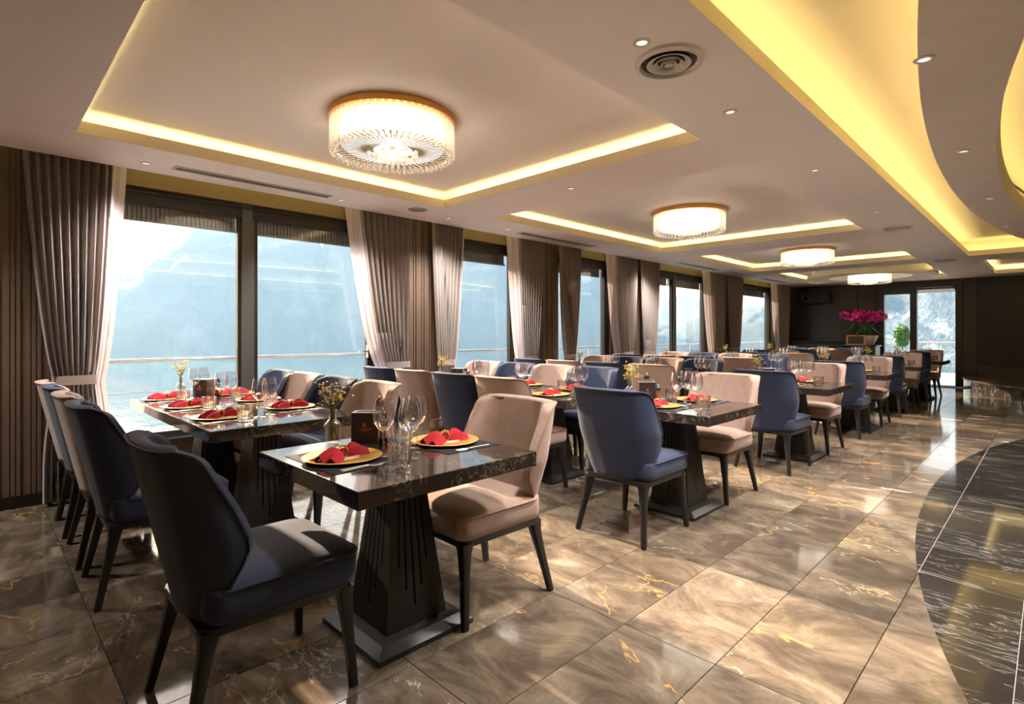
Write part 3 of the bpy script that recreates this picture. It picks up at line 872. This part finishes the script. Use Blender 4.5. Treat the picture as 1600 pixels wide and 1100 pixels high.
neck_m = MB().box(-.16, .16, -.16, .16, .683, TZ-.062).mesh('top_bracket', 'pedestal_black')
TOPS = {}
def table(x, y, wx, wy, label, group=None):
    key = (wx, wy)
    if key not in TOPS: TOPS[key] = MB().box(-wx/2, wx/2, -wy/2, wy/2, TZ-.064, TZ).mesh('tabletop', 'marble_table', None, .003, 1)
    return spawn('dining_table', [('tabletop', TOPS[key]), ('column', column_m), ('base_plate', base_m), ('top_bracket', neck_m)], (x, y, 0), 0, label, 'table', group)

# ------------------------------------------------------------------ tableware
wine_m = MB().lathe([(.033, 0), (.034, .002), (.012, .005), (.0042, .012), (.0038, .085), (.008, .095), (.026, .108), (.038, .13), (.041, .15), (.038, .18), (.031, .215),
                     (.030, .215), (.037, .18), (.0398, .15), (.0368, .131), (.024, .110), (.001, .100)], 20, cap0=True, cap1=False).xf(Matrix.Scale(1.12, 4)).mesh('wine_glass', 'wine_glass', 60)
tumb_m = MB().lathe([(.030, 0), (.036, .004), (.038, .03), (.0395, .085), (.036, .086), (.0345, .03), (.031, .016), (.001, .014)], 32, ribs=1, rib_d=-.09, cap0=True, cap1=False).xf(Matrix.Scale(1.15, 4)).mesh('tumbler', 'tumbler_glass', 25)
plate_m = MB().lathe([(.07, 0), (.09, .001), (.155, .011), (.160, .0135), (.158, .015), (.10, .006), (.001, .0045)], 44, cap1=False).mesh('charger_plate', 'plate_gold', 50)
inner_m = MB().lathe([(.001, .0046), (.062, .0058), (.066, .008), (.062, .0082), (.001, .0065)], 32, cap0=False, cap1=False).mesh('plate_centre', 'plate_cream', 50)
plate_r = [('rim_dish', plate_m), ('plate_well', inner_m)]
mat_m = MB().box(-.215, .215, -.15, .15, 0, .002).mesh('placemat', 'placemat_grey')
def napkin_recipe():
    m_ = MB(); NU, NV = 12, 18
    for sgn in (1, -1):
        rows = []
        for i in range(NU+1):
            s_ = i/NU; L = .01 + s_*(.105 if sgn > 0 else .12)
            half = .014 + (.052 if sgn > 0 else .066) * s_**.8
            row = []
            for j in range(NV+1):
                q = -1 + 2*j/NV
                arch = (.014 + .034*math.sin(PI*min(1, s_*.9+.08))*(1-.3*s_)) * (1-abs(q)**2.2)
                fold = .013*s_**.5*math.cos(q*PI*2.6+.6+.8*s_) * (1-abs(q)**3)
                row.append((half*q*(1-.1*s_) + .012*s_*sgn, sgn*L*(1-.16*abs(q)**2), max(.001, arch+fold)+.001))
            rows.append(row)
        m_.loft(rows, False, False, False)
        # hem thickness: underside
        m_.loft([[(p[0], p[1], max(.0, p[2]-.006)) for p in r_] for r_ in rows], False, False, False)
        m_.loft([rows[-1], [(p[0], p[1], max(0., p[2]-.006)) for p in rows[-1]]], False, False, False)
    m_.ball((0, 0, .02), .021, 10, 6, .85)
    cloth = m_.mesh('cloth', 'napkin_red', 70)
    ring = MB().tube([(.024*math.cos(a), .0, .024+.021*math.sin(a)) for a in [2*PI*k/16 for k in range(16)]], .0035, 6, closed=True)
    for k in range(5):
        a = 2*PI*k/5; ring.ball((.011*math.cos(a), .011*math.sin(a), .046), .0075, 6, 4, .5)
    ring.ball((0, 0, .048), .005, 6, 4)
    return [('cloth', cloth), ('napkin_ring', ring.mesh('napkin_ring', 'gold_metal', 60))]
napkin_r = napkin_recipe()
def handle(m_, L, w0, w1, z=.002):
    m_.loft([rrect(w0, .002, .0018, 0, 0, 0, 3)], True, False, False) if False else None
def cutlery(kind):
    m_ = MB()
    hs = [(0, .0045), (.01, .006), (.05, .005), (.10, .0028), (.115, .0028)]
    sec = lambda y, w_, z: [(-w_, y, z), (0, y, z+.0022), (w_, y, z), (0, y, z-.0016)]
    m_.loft([sec(y, w_, .0022+.002*math.sin(y*18)) for y, w_ in hs])
    if kind == 'fork':
        m_.loft([sec(.115, .0028, .004), sec(.128, .010, .0045), sec(.145, .0115, .003)])
        for k in range(4):
            x = -.009+.006*k; m_.loft([[(x-.0016, y, z), (x, y, z+.0015), (x+.0016, y, z), (x, y, z-.001)] for y, z in ((.143, .003), (.17, .0025), (.192, .005))])
    elif kind == 'knife':
        m_.loft([[(-.003, .113, .002), (-.003, .113, .0042), (.003, .113, .0042), (.003, .113, .002)], [(-.004, .14, .002), (-.004, .14, .003), (.010, .14, .003), (.010, .14, .002)],
                 [(-.004, .19, .002), (-.004, .19, .003), (.009, .19, .003), (.009, .19, .002)], [(-.003, .212, .002), (-.003, .212, .003), (-.001, .212, .003), (-.001, .212, .002)]])
    else:
        rings = []
        for k in range(7):
            s_ = k/6; y = .115+.062*s_; w_ = .003+.018*math.sin(PI*min(.93, .08+s_*.88))**.8
            rings.append([(w_*math.cos(a), y, .0038+.0022*math.sin(a)-(.002*math.sin(PI*s_))) for a in [2*PI*j/8 for j in range(8)]])
        m_.loft(rings)
    return m_.mesh(kind, 'steel', 50)
CUT = {k: cutlery(k) for k in ('fork', 'knife', 'spoon')}
vase_m = MB().lathe([(.026, 0), (.030, .004), (.031, .07), (.028, .082), (.013, .098), (.0125, .125), (.016, .132), (.0135, .131), (.0105, .122), (.0105, .098), (.025, .08), (.027, .01), (.001, .008)], 24, ribs=1, rib_d=-.05, cap1=False).xf(Matrix.Scale(1.25, 4)).mesh('bud_vase', 'vase_glass', 30)
def flowers(rnd, h, spread, n, mats):
    st, lv, bl = MB(), MB(), MB()
    for k in range(n):
        a = rnd.random()*2*PI; q = spread*math.sqrt(rnd.random()); hh = h*(.6+.4*rnd.random())
        p0 = (0.004*math.cos(a), .004*math.sin(a), .02); p1 = (q*.16*math.cos(a), q*.16*math.sin(a), .165+.1*(hh-.16)); p2 = (q*math.cos(a), q*math.sin(a), hh)
        st.tube([p0, p1, p2], .0011, 4)
        for b in range(4):
            d1 = Vector((rnd.uniform(-1, 1), rnd.uniform(-1, 1), rnd.uniform(.1, 1))).normalized()*rnd.uniform(.012, .03)
            e = Vector(p1).lerp(Vector(p2), rnd.uniform(.5, 1)); f_ = e + d1
            st.tube([e, f_], .0007, 3); bl.mi = rnd.randrange(2); bl.ball(f_, rnd.uniform(.0035, .0068), 6, 4, .8)
        for b in range(3):
            e = Vector(p1).lerp(Vector(p2), rnd.uniform(.1, .9)); d1 = Vector((rnd.uniform(-1, 1), rnd.uniform(-1, 1), rnd.uniform(0, .8))).normalized()*.018
            n1 = d1.cross(Vector((0, 0, 1))).normalized()*.003
            lv.quad(e, e+d1*.5+n1, e+d1, e+d1*.5-n1)
    return [('stems', st.mesh('stems', 'stem_green'), (0,0,0), (0,0,0), None, 'stuff'), ('leaves', lv.mesh('leaves', 'leaf_green'), (0,0,0), (0,0,0), None, 'stuff'),
            ('blossoms', bl.mesh('blossoms', mats, 60), (0,0,0), (0,0,0), None, 'stuff')]
FLW = [flowers(random.Random(11), .295, .075, 30, ['blossom_yellow', 'blossom_pink']), flowers(random.Random(5), .31, .06, 16, ['blossom_yellow', 'blossom_yellow']),
       flowers(random.Random(9), .28, .075, 24, ['blossom_gold', 'blossom_yellow'])]
# menu box: dark faced holder with steel sides, an open slot on top and a small printed emblem
def scaled(mb, k, v0=0):
    mb.v = [tuple(c*k for c in p) for p in mb.v]; return mb
def menu_recipe():
    K = 1.25
    body = scaled(MB().box(-.052, .052, -.034, .034, 0, .118), K).mesh('box_body', 'menu_steel', None, .002)
    face = scaled(MB().box(-.050, .050, -.0365, -.034, .003, .116).box(-.050, .050, .034, .0365, .003, .116), K).mesh('box_face', 'menu_black', None, .0008)
    slot = scaled(MB().box(-.038, .038, -.014, .014, .118, .1186), K).mesh('box_slot', 'groove_black')
    em = MB()
    for k in range(14):
        a0_ = .5+k*5.2/14; a1_ = .5+(k+1)*5.2/14
        for r0, r1 in ((.0052, .0078),):
            em.quad((r0*math.cos(a0_), -.0369, .071+r0*math.sin(a0_)), (r1*math.cos(a0_), -.0369, .071+r1*math.sin(a0_)), (r1*math.cos(a1_), -.0369, .071+r1*math.sin(a1_)), (r0*math.cos(a1_), -.0369, .071+r0*math.sin(a1_)))
    em.box(-.003, .003, -.0371, -.0367, .0688, .0712).box(-.001, .004, -.0371, -.0367, .0722, .074)
    rnd = random.Random(2); x = -.021
    while x < .021:                 # one line of small lettering and a shorter one below it
        wd = rnd.choice((.0022, .0028, .0034)); em.box(x, x+wd*.35, -.0371, -.0367, .0535, .0585); em.box(x, x+wd, -.0371, -.0367, .0575, .0585)
        if rnd.random() < .6: em.box(x+wd*.65, x+wd, -.0371, -.0367, .0535, .0585)
        x += wd + .0011
    x = -.013
    while x < .013: em.box(x, x+.0014, -.0371, -.0367, .0485, .0505); x += .0022
    return [('box_body', body, (0,0,0), (0,0,0), [('box_face', face), ('box_slot', slot), ('emblem', scaled(em, K).mesh('emblem', 'copper_print'))])]
menu_r = menu_recipe()
def mill_recipe(h, fill):
    return [('mill_base', MB().lathe([(.001, 0), (.021, 0), (.022, .004), (.020, .026), (.001, .026)], 18, cap0=False, cap1=False).mesh('mill_base', 'mill_brown', 40)),
            ('mill_glass', MB().lathe([(.0185, .026), (.0185, .026+h)], 18, cap0=False, cap1=False).mesh('mill_glass', 'vase_glass', 60)),
            ('spice', MB().lathe([(.001, .026), (.0165, .027), (.0165, .026+h*.62), (.001, .026+h*.62)], 14, cap0=False, cap1=False).mesh('spice', fill, 40)),
            ('mill_cap', MB().lathe([(.001, .026+h), (.0185, .026+h), (.0215, .03+h), (.0225, .042+h), (.018, .056+h), (.008, .062+h), (.001, .063+h)], 18, cap0=False, cap1=False).mesh('mill_cap', 'mill_brown', 50), (0,0,0), (0,0,0),
             [('cap_knob', MB().ball((0, 0, .068+h), .0065, 8, 6).mesh('cap_knob', 'steel', 60))])]
MILLS = [('pepper mill', mill_recipe(.055, 'pepper')), ('salt mill', mill_recipe(.085, 'salt')), ('tall spice mill', mill_recipe(.135, 'salt'))]

# ------------------------------------------------------------------ setting the tables
def put(kind, rec, x, y, z, rz, label, cat, group=None): return spawn(kind, rec, (x, y, z), rz, label, cat, group)

def place_setting(x, y, face, where, full=True, group=None):
    """face=+1: the guest sits at lower y and looks towards +y"""
    rz = 0 if face > 0 else PI
    c_, s_ = math.cos(rz), math.sin(rz)
    L = lambda dx, dy: (x + dx*c_ - dy*s_, y + dx*s_ + dy*c_)
    put('placemat', mat_m, x, y, TZ, rz, 'dark grey placemat ' + where, 'placemat', 'placemats')
    put('charger_plate', plate_r, x, y, TZ+.002, rz, 'round gold charger plate ' + where, 'plate', 'charger plates')
    put('napkin', napkin_r, x, y, TZ+.0085, (.45 if face > 0 else .3) + random.uniform(-.12, .12), 'red bow-folded napkin ' + where, 'napkin', 'red napkins')
    if full:
        for k, (dx, a) in {'fork': (-.192, .03), 'knife': (.180, -.02), 'spoon': (.200, .05)}.items():
            px_, py_ = L(dx, -.105)
            put(k, CUT[k], px_, py_, TZ+.002, rz + a, 'steel %s ' % k + where, k, k + 's on the tables')

ORD = ['first', 'second', 'third', 'fourth', 'fifth', 'sixth']
# aisle tables
AY = [1.33, 3.68, 6.05, 8.41, 10.77, 13.13]
AX = [-2.04, -1.945, -1.90, -1.88, -1.87, -1.86]
for k in range(6):
    x, y = AX[k], AY[k]; tn = '%s aisle table from the camera' % ORD[k]
    table(x, y, .86, .87, 'black marble-topped dining table, %s along the aisle from the camera' % ORD[k], 'aisle tables')
    spawn('dining_chair', CH['navy'], (x + (0 if k else .01), y - .61, 0), random.uniform(-.03, .03), 'navy blue chair seen from behind at the %s' % tn, 'chair', 'dining chairs')
    spawn('dining_chair', CH['beige'], (x + (.03 if k == 0 else .0), y + (.43 if k == 0 else .54), 0), PI + random.uniform(-.03, .03), 'beige velvet chair on the far side of the %s' % tn, 'chair', 'dining chairs')
    place_setting(x-.04, y-.24, 1, 'on the near side of the %s' % tn, k < 3)
    place_setting(x-.01, y+.27, -1, 'on the far side of the %s' % tn, k < 3)
    put('bud_vase', vase_m, x-.33, y-.14, TZ, 0, 'ribbed clear glass bud vase on the %s' % tn, 'vase', 'bud vases')
    put('flower_posy', FLW[0 if k == 0 else (2 if k % 2 else 1)], x-.33, y-.14, TZ+.004, k, '%s flowers in the vase on the %s' % ('pink and yellow' if k == 0 else 'yellow', tn), 'flowers', 'flower posies')
    if k < 3:
        put('menu_box', menu_r, x-.28, y+.01, TZ, .8, 'dark menu box with copper emblem on the %s' % tn, 'box', 'menu boxes')
        for (nm, rec), (dx, dy) in zip(MILLS, ((-.205, .055), (-.265, .085), (-.335, .11))):
            put(nm.replace(' ', '_'), rec, x+dx, y+dy, TZ, 0, '%s with dark cap on the %s' % (nm, tn), 'spice mill', 'spice mills')
    for (dx, dy, nm) in ((.16, -.05, 'nearest the aisle'), (.075, .02, 'mid cluster'), (.03, -.09, 'camera side of cluster'), (.0, .1, 'window side of cluster')):
        put('wine_glass', wine_m, x+dx, y+dy, TZ, 0, 'stemmed wine glass, %s, on the %s' % (nm, tn), 'wine glass', 'wine glasses')
    put('tumbler', tumb_m, x+.27, y-.17, TZ, 0, 'ribbed tumbler at the near right corner of the %s' % tn, 'tumbler', 'tumblers')
    put('tumbler', tumb_m, x-.11, y+.085, TZ, 0, 'ribbed glass tumbler in the middle of the %s' % tn, 'tumbler', 'tumblers')

# window-side table runs
RUN = ['%s window-side table row' % q for q in ORD]
NEARX = [[(-3.33, 'navy'), (-3.95, 'beige'), (-4.57, 'navy'), (-5.02, 'beige')]] + [[(-3.08, 'beige'), (-3.66, 'navy'), (-4.25, 'beige'), (-4.84, 'navy')]] + [[(-3.15, 'beige'), (-3.8, 'navy'), (-4.4, 'beige'), (-4.98, 'navy')]]*4
FARX = [[(-3.35, 'beige'), (-3.93, 'navy'), (-4.53, 'beige'), (-5.02, 'navy')]] + [[(-3.25, 'navy'), (-3.8, 'beige'), (-4.36, 'navy'), (-4.92, 'beige')]]*5
POSN = ['aisle end', 'second from aisle', 'third from aisle', 'window end']
for k in range(6):
    y = AY[k]; rn = RUN[k]
    if k == 0:
        segs = [(-3.15, -4.06), (-4.062, -5.16)]; sx = [-3.62, -4.30, -4.92]; fx = [-3.76, -4.36, -4.92]
    else:
        segs = [(-2.66, -3.74), (-3.742, -4.84)]; sx = [-2.98, -3.62, -4.24]; fx = [-3.1, -3.72, -4.34]
    for q, (a, b) in enumerate(segs):
        table((a+b)/2, y, round(abs(b-a), 3), .87, 'black marble-topped table, %s half of the %s' % (('aisle', 'window')[q], rn), 'window-side tables')
    for q, (cx, col) in enumerate(NEARX[k]):
        if k >= 4 and q >= 2: continue
        spawn('dining_chair', CH[col], (cx, y - (.64 if k == 0 else .47), 0), random.uniform(-.03, .03), '%s chair seen from behind, %s, %s' % (CW[col], POSN[q], rn), 'chair', 'dining chairs')
    for q, (cx, col) in enumerate(FARX[k]):
        if k >= 4 and q >= 3: continue
        spawn('dining_chair', CH[col], (cx, y + (.40 if k == 0 else .48), 0), PI + random.uniform(-.03, .03), '%s chair facing the camera, %s, %s' % (CW[col], POSN[q], rn), 'chair', 'dining chairs')
    for q, cx in enumerate(sx):
        if k >= 3: break
        place_setting(cx, y-.24, 1, 'near side of the %s, %s' % (rn, POSN[q]), k == 0)
    for q, cx in enumerate(fx):
        if k >= 3: break
        place_setting(cx, y+.25, -1, 'far side of the %s, %s' % (rn, POSN[q]), k == 0)
    vx = -5.02 if k == 0 else -4.62
    put('bud_vase', vase_m, vx, y-.12, TZ, 0, 'ribbed glass bud vase on the %s' % rn, 'vase', 'bud vases')
    put('flower_posy', FLW[1 if k % 2 == 0 else 2], vx, y-.12, TZ+.004, k*1.3, 'posy of small yellow flowers in the vase on the %s' % rn, 'flowers', 'flower posies')
    if k < 2:
        put('menu_box', menu_r, vx+.1, y+.02, TZ, .62, 'small dark menu box on the %s' % rn, 'box', 'menu boxes')
    for (nm, rec), (dx, dy) in list(zip(MILLS, ((.17, .10), (.11, .12), (.05, .14))))[:2 if k < 2 else 0]:
        put(nm.replace(' ', '_'), rec, vx+dx, y+dy, TZ, 0, '%s with dark cap on the %s' % (nm, rn), 'spice mill', 'spice mills')
    for q in range(3):
        if k == 0:
            ws = [((-3.49, -4.21, -4.87)[q], y-.06), ((-3.49, -4.21, -4.87)[q]-.05, y+.02)]; tb = [(sx[q]+.3, y-.2), (sx[q]-.22, y+.14)]
        else:
            ws = [(sx[q]+.16, y-.08), (sx[q]+.08, y-.02), (sx[q]+.0, y+.04), (sx[q]+.1, y+.07)]; tb = [(sx[q]+.22, y-.17), (sx[q]-.14, y+.08)]
        if k == 0 and q > 2: continue
        for i_, (wx_, wy_) in enumerate(ws[:(2 if k == 0 else 4) if k < 4 else 3]):
            put('wine_glass', wine_m, wx_, wy_, TZ, 0, 'stemmed wine glass, %s of the cluster %s, %s' % (('right', 'front', 'left', 'back')[i_], POSN[q], rn), 'wine glass', 'wine glasses')
        if k < 3:
            for i_, (wx_, wy_) in enumerate(tb):
                put('tumbler', tumb_m, wx_, wy_, TZ, 0, 'ribbed glass tumbler, %s side, %s, %s' % (('near', 'far')[i_], POSN[q], rn), 'tumbler', 'tumblers')

# ------------------------------------------------------------------ far end of the room
# stand with orchid
st = obj('flower_stand', None, None, (-3.40, 15.7, 0), label='dark pedestal stand below the magenta orchid by the far door', cat='stand')
obj('stand_body', MB().box(-.36, .36, -.26, .26, 0, .95).mesh('stand_body', 'panel_dark', None, .006), st)
obj('stand_top', MB().box(-.39, .39, -.29, .29, .95, .98).mesh('stand_top', 'black_wood', None, .006), st)
pot = obj('orchid_pot', MB().lathe([(.001, 0), (.13, 0), (.15, .02), (.24, .22), (.25, .24), (.22, .24), (.2, .2), (.001, .19)], 28, cap0=False, cap1=False).mesh('orchid_pot', 'pot_white', 40), None, (-3.27, 15.7, .98), label='white pot holding the magenta orchid', cat='pot')
rnd = random.Random(21)
orr = obj('orchid', None, None, (-3.38, 15.7, 1.15), label='large magenta orchid above green foliage beside the far door', cat='plant')
sm = MB(); bl = MB(); lf = MB()
for k in range(26):
    a = rnd.random()*2*PI; q = .47*math.sqrt(rnd.random())
    top = Vector((q*math.cos(a), q*math.sin(a)*.7, .60 - .35*q*q + rnd.uniform(-.04, .05)))
    sm.tube([(0, 0, 0), (top.x*.3, top.y*.3, .45), top], .007, 4)
    for b in range(14):
        c_ = top + Vector((rnd.uniform(-.13, .13), rnd.uniform(-.11, .11), rnd.uniform(-.11, .06)))
        nrm = Vector((rnd.uniform(-1, 1), rnd.uniform(-1, .2), rnd.uniform(-.3, .8))).normalized()
        x_ = nrm.orthogonal().normalized(); y_ = nrm.cross(x_)
        for p_ in range(5):
            aa = 2*PI*p_/5; d1 = x_*math.cos(aa)+y_*math.sin(aa); d2 = nrm.cross(d1)
            bl.quad(c_, c_+d1*.028+d2*.018+nrm*.006, c_+d1*.05, c_+d1*.028-d2*.018+nrm*.006)
for k in range(90):
    a = rnd.random()*2*PI; q = rnd.uniform(.2, .55); hz = rnd.uniform(.12, .36)
    mid = Vector((q*.55*math.cos(a), q*.5*math.sin(a), hz)); end = Vector((q*math.cos(a), q*.8*math.sin(a), hz-rnd.uniform(-.05, .25)))
    n1 = (end-mid).cross(Vector((0, 0, 1))).normalized()*rnd.uniform(.025, .05)
    b0 = Vector((0, 0, rnd.uniform(0, .15)))
    lf._add([b0, mid+n1, end, mid-n1], [(0, 1, 3), (1, 2, 3)])
obj('flower_stems', sm.mesh('flower_stems', 'stem_green'), orr, kind='stuff')
obj('petals', bl.mesh('petals', 'orchid_magenta'), orr, kind='stuff')
obj('foliage', lf.mesh('foliage', 'leaf_green'), orr, kind='stuff')
pf = obj('picture_frame', None, None, (-3.45, 15.45, .98), label='small wooden picture frame standing in front of the orchid pot', cat='picture frame')
obj('frame_border', MB().box(-.2, .2, -.01, .01, 0, .03).box(-.2, .2, -.01, .01, .22, .25).box(-.2, -.17, -.01, .01, .03, .22).box(.17, .2, -.01, .01, .03, .22).mesh('frame_border', 'frame_wood'), pf)
obj('picture', MB().box(-.17, .17, .0, .006, .03, .22).mesh('picture', 'photo_dark'), pf)
sp = obj('wall_speaker', None, None, (-4.62, Y1-.025, 2.24), label='black loudspeaker box mounted high on the far wall', cat='speaker')
obj('speaker_body', MB().box(-.36, .36, -.3, 0, -.16, .16).mesh('speaker_body', 'black_plastic', None, .02), sp)
obj('speaker_horn', MB().lathe([(.05, 0), (.09, -.02), (.1, -.022), (.1, 0)], 20, cap1=False).xf(Matrix.Rotation(-PI/2, 4, 'X')).mesh('speaker_horn', 'vent_dark', 30), sp, (-.22, -.30, 0))
obj('status_lamp', MB().ball((0, 0, 0), .012, 8, 6).mesh('status_lamp', 'chrome', 60), sp, (.33, -.302, .03))
cb = obj('console_cabinet', None, None, (-4.3, 16.2, 0), label='low black console cabinet along the far wall in the corner', cat='cabinet')
obj('cabinet_body', MB().box(-.75, .75, -.3, .3, 0, 1.02).mesh('cabinet_body', 'black_plastic', None, .01), cb)
obj('cabinet_top', MB().box(-.78, .78, -.33, .33, 1.02, 1.05).mesh('cabinet_top', 'black_wood', None, .008), cb)
# curved marble step on the right of the far wall
arc = []
for k in range(41):
    a_ = PI + PI*k/40; x_, y_ = 2.5+4*math.cos(a_), Y1-.07+4*math.sin(a_)
    if x_ < X1-.02: arc.append((x_, y_))
arc.append((X1-.02, arc[-1][1])); arc.append((X1-.02, Y1-.07))
stg = obj('stage', MB().loft([[(x, y, 0) for x, y in arc], [(x, y, .24) for x, y in arc]], True, False, False).mesh('stage', 'marble_black', 30), label='low curved dark marble stage step right of the far door', cat='stage')
obj('stage_top', MB().loft([[(x, y, .24) for x, y in arc], [(x, y, .265) for x, y in arc]]).mesh('stage_top', 'wall_panel', 30), stg)
# small cable cover etc. left out: not visible

# ------------------------------------------------------------------ outside: deck edge, railing, terrace, sea, hills, haze
dk = MB().box(WX-1.55, WX-.22, Y0-6, Y1+8, -.3, -.06)
obj('side_deck', dk.mesh('side_deck', 'deck_grey'), kind='structure')
obj('deck_bulwark', MB().box(WX-1.62, WX-1.45, Y0-6, Y1+8, -.3, .24).mesh('deck_bulwark', 'hull_white', None, .01), kind='structure')
rl = obj('deck_railing', None, None, (WX-1.53, 0, .24), label='slim metal deck railing outside the windows', cat='railing')
obj('handrail', MB().tube([(0, Y0-6, .74), (0, Y1+8, .74)], .022, 8).mesh('handrail', 'chrome', 60), rl)
obj('mid_rail', MB().tube([(0, Y0-6, .40), (0, Y1+8, .40)], .009, 6).mesh('mid_rail', 'chrome', 60), rl)
pm = MB().tube([(0, 0, 0), (0, 0, .74)], .016, 8).mesh('post', 'chrome', 60)
for k in range(9): obj('post', pm, rl, (0, .15+2.25*k, 0))
obj('terrace_floor', MB().box(-5.2, 6, Y1+.2, Y1+6, -.3, -.02).mesh('terrace_floor', 'deck_grey'), kind='structure')
obj('terrace_canopy', MB().box(-5.2, 6, Y1+.2, Y1+1.6, 2.36, 2.6).mesh('terrace_canopy', 'blind_slat'), kind='structure')
tr_ = obj('terrace_railing', None, None, (0, Y1+5.5, -.02), label='metal railing of the terrace seen through the far door', cat='railing')
obj('handrail', MB().tube([(-5.2, 0, 1.0), (6, 0, 1.0)], .025, 8).mesh('handrail', 'white_metal', 60), tr_)
for q in (.25, .5, .75): obj('mid_rail', MB().tube([(-5.2, 0, q), (6, 0, q)], .01, 6).mesh('mid_rail', 'white_metal', 60), tr_)
pm2 = MB().tube([(0, 0, 0), (0, 0, 1.0)], .02, 8).mesh('post', 'white_metal', 60)
for k in range(7): obj('post', pm2, tr_, (-4.4+1.5*k, 0, 0))
tp = obj('topiary_tree', None, None, (-3.22, Y1+3.2, -.02), label='small green potted tree on the terrace behind the glass door', cat='plant')
obj('tree_pot', MB().lathe([(.001, 0), (.12, 0), (.15, .4), (.13, .4), (.001, .36)], 20, cap0=False, cap1=False).mesh('tree_pot', 'pot_white', 40), tp)
obj('trunk', MB().tube([(0, 0, .36), (.01, 0, .9)], .02, 6).mesh('trunk', 'stem_green'), tp)
lf = MB()
for k in range(700):
    d_ = Vector((rnd.gauss(0, 1), rnd.gauss(0, 1), rnd.gauss(0, 1))).normalized()*rnd.uniform(.5, 1)
    c_ = Vector((d_.x*.2, d_.y*.2, 1.22+d_.z*.36)); n1 = Vector((rnd.uniform(-1, 1), rnd.uniform(-1, 1), rnd.uniform(-1, 1))).normalized()*.05; n2 = n1.orthogonal().normalized()*.024
    lf.quad(c_-n1, c_+n2, c_+n1, c_-n2)
obj('crown', lf.mesh('crown', 'leaf_bright'), tp, kind='stuff')

SEA = -5.8
obj('sea', MB().quad((-900, -700, SEA), (-900, 1100, SEA), (600, 1100, SEA), (600, -700, SEA)).mesh('sea', 'sea'), kind='structure')
def hill(name, label, prof, dist, depth, seed, shore=.72):
    """prof: (bearing in degrees from +y towards -x, crest elevation in degrees)"""
    NB, NR = 150, 26; rows = []
    b0, b1 = prof[0][0], prof[-1][0]
    def crest(b):
        for (p, q), (r_, s_) in zip(prof, prof[1:]):
            if p <= b <= r_: k = (b-p)/(r_-p); return q + (s_-q)*k
        return prof[-1][1]
    for j in range(NR+1):
        row = []; tt = j/NR
        for i in range(NB+1):
            b = b0 + (b1-b0)*i/NB; R = dist + (tt-.55)*depth
            a = math.radians(b); x, y = -R*math.sin(a), R*math.cos(a)
            H = dist*math.tan(math.radians(crest(b))) + 7.
            s_ = min(1, tt/.55)
            f_ = (.55*s_**.45 + .45*(s_*s_*(3-2*s_))) if tt <= .55 else math.cos((tt-.55)/.45*PI/2)**.6
            nz = noise.fractal(Vector((x*.03+seed, y*.03, .3)), .9, 2.1, 5)
            n2 = noise.fractal(Vector((x*.12+seed, y*.12, 1.3)), .9, 2.1, 3)
            rr = 1 + (.06*nz + .02*n2) * math.sin(PI*min(1, tt*1.3))
            row.append((x*rr, y*rr, SEA - 1 + max(0, H*f_*(1 + .10*nz*(1-f_)) + 1.0*n2*f_)))
        rows.append(row)
    o = obj(name, MB().loft(rows, False, False, False).mesh(name, 'cliff_rock' if name == 'cliff' else 'karst_rock', 180), None, label=label, cat='hill')
    return o
# bearing of pixel u: 45 - atan((u-800)/846)
def bu(u): return 45 - math.degrees(math.atan((u-800)/F_PX))
def el(u, v): return math.degrees(math.atan((HOR-v)/math.hypot(F_PX, u-800)))
P1 = [(1010, 505), (985, 430), (940, 360), (860, 320), (760, 300), (700, 305), (620, 300), (560, 320), (520, 345), (502, 384), (490, 352), (440, 310), (390, 322), (340, 338), (300, 350), (285, 372), (262, 385), (228, 397), (215, 412), (180, 428), (120, 450), (30, 480), (-60, 505)]
hill('karst_hill', 'large hazy limestone hill across the water behind the near windows', [(bu(u), el(u, v)) for u, v in P1], 240, 110, 3.1)
P2 = [(1420, 505), (1330, 490), (1260, 484), (1205, 487), (1190, 476), (1168, 484), (1130, 500), (1100, 492), (1060, 500), (1020, 506)]
hill('low_hill', 'low dark island hill behind the farthest windows', [(bu(u), el(u, v)) for u, v in P2], 300, 90, 8.7)
P3 = [(1300, 480), (1230, 470), (1150, 478), (1112, 470), (1080, 462), (1062, 460), (1040, 468), (1010, 474), (960, 490)]
hill('far_hill', 'pale distant hill behind the double window', [(bu(u), el(u, v)) for u, v in P3], 520, 140, 5.5)
P4 = [(1750, 480), (1660, 430), (1560, 400), (1480, 395), (1420, 410), (1370, 425), (1340, 470), (1320, 500)]
hill('cliff', 'streaked rocky cliff seen through the far door', [(bu(u), el(u, v)) for u, v in P4], 150, 60, 12.9)
hz = MB().box(-700, -14, -500, 900, SEA+.2, 70)
hz.box(-14+.1, 260, 34, 900, SEA+.2, 70)
obj('sea_haze', hz.mesh('sea_haze', 'haze'), kind='structure')
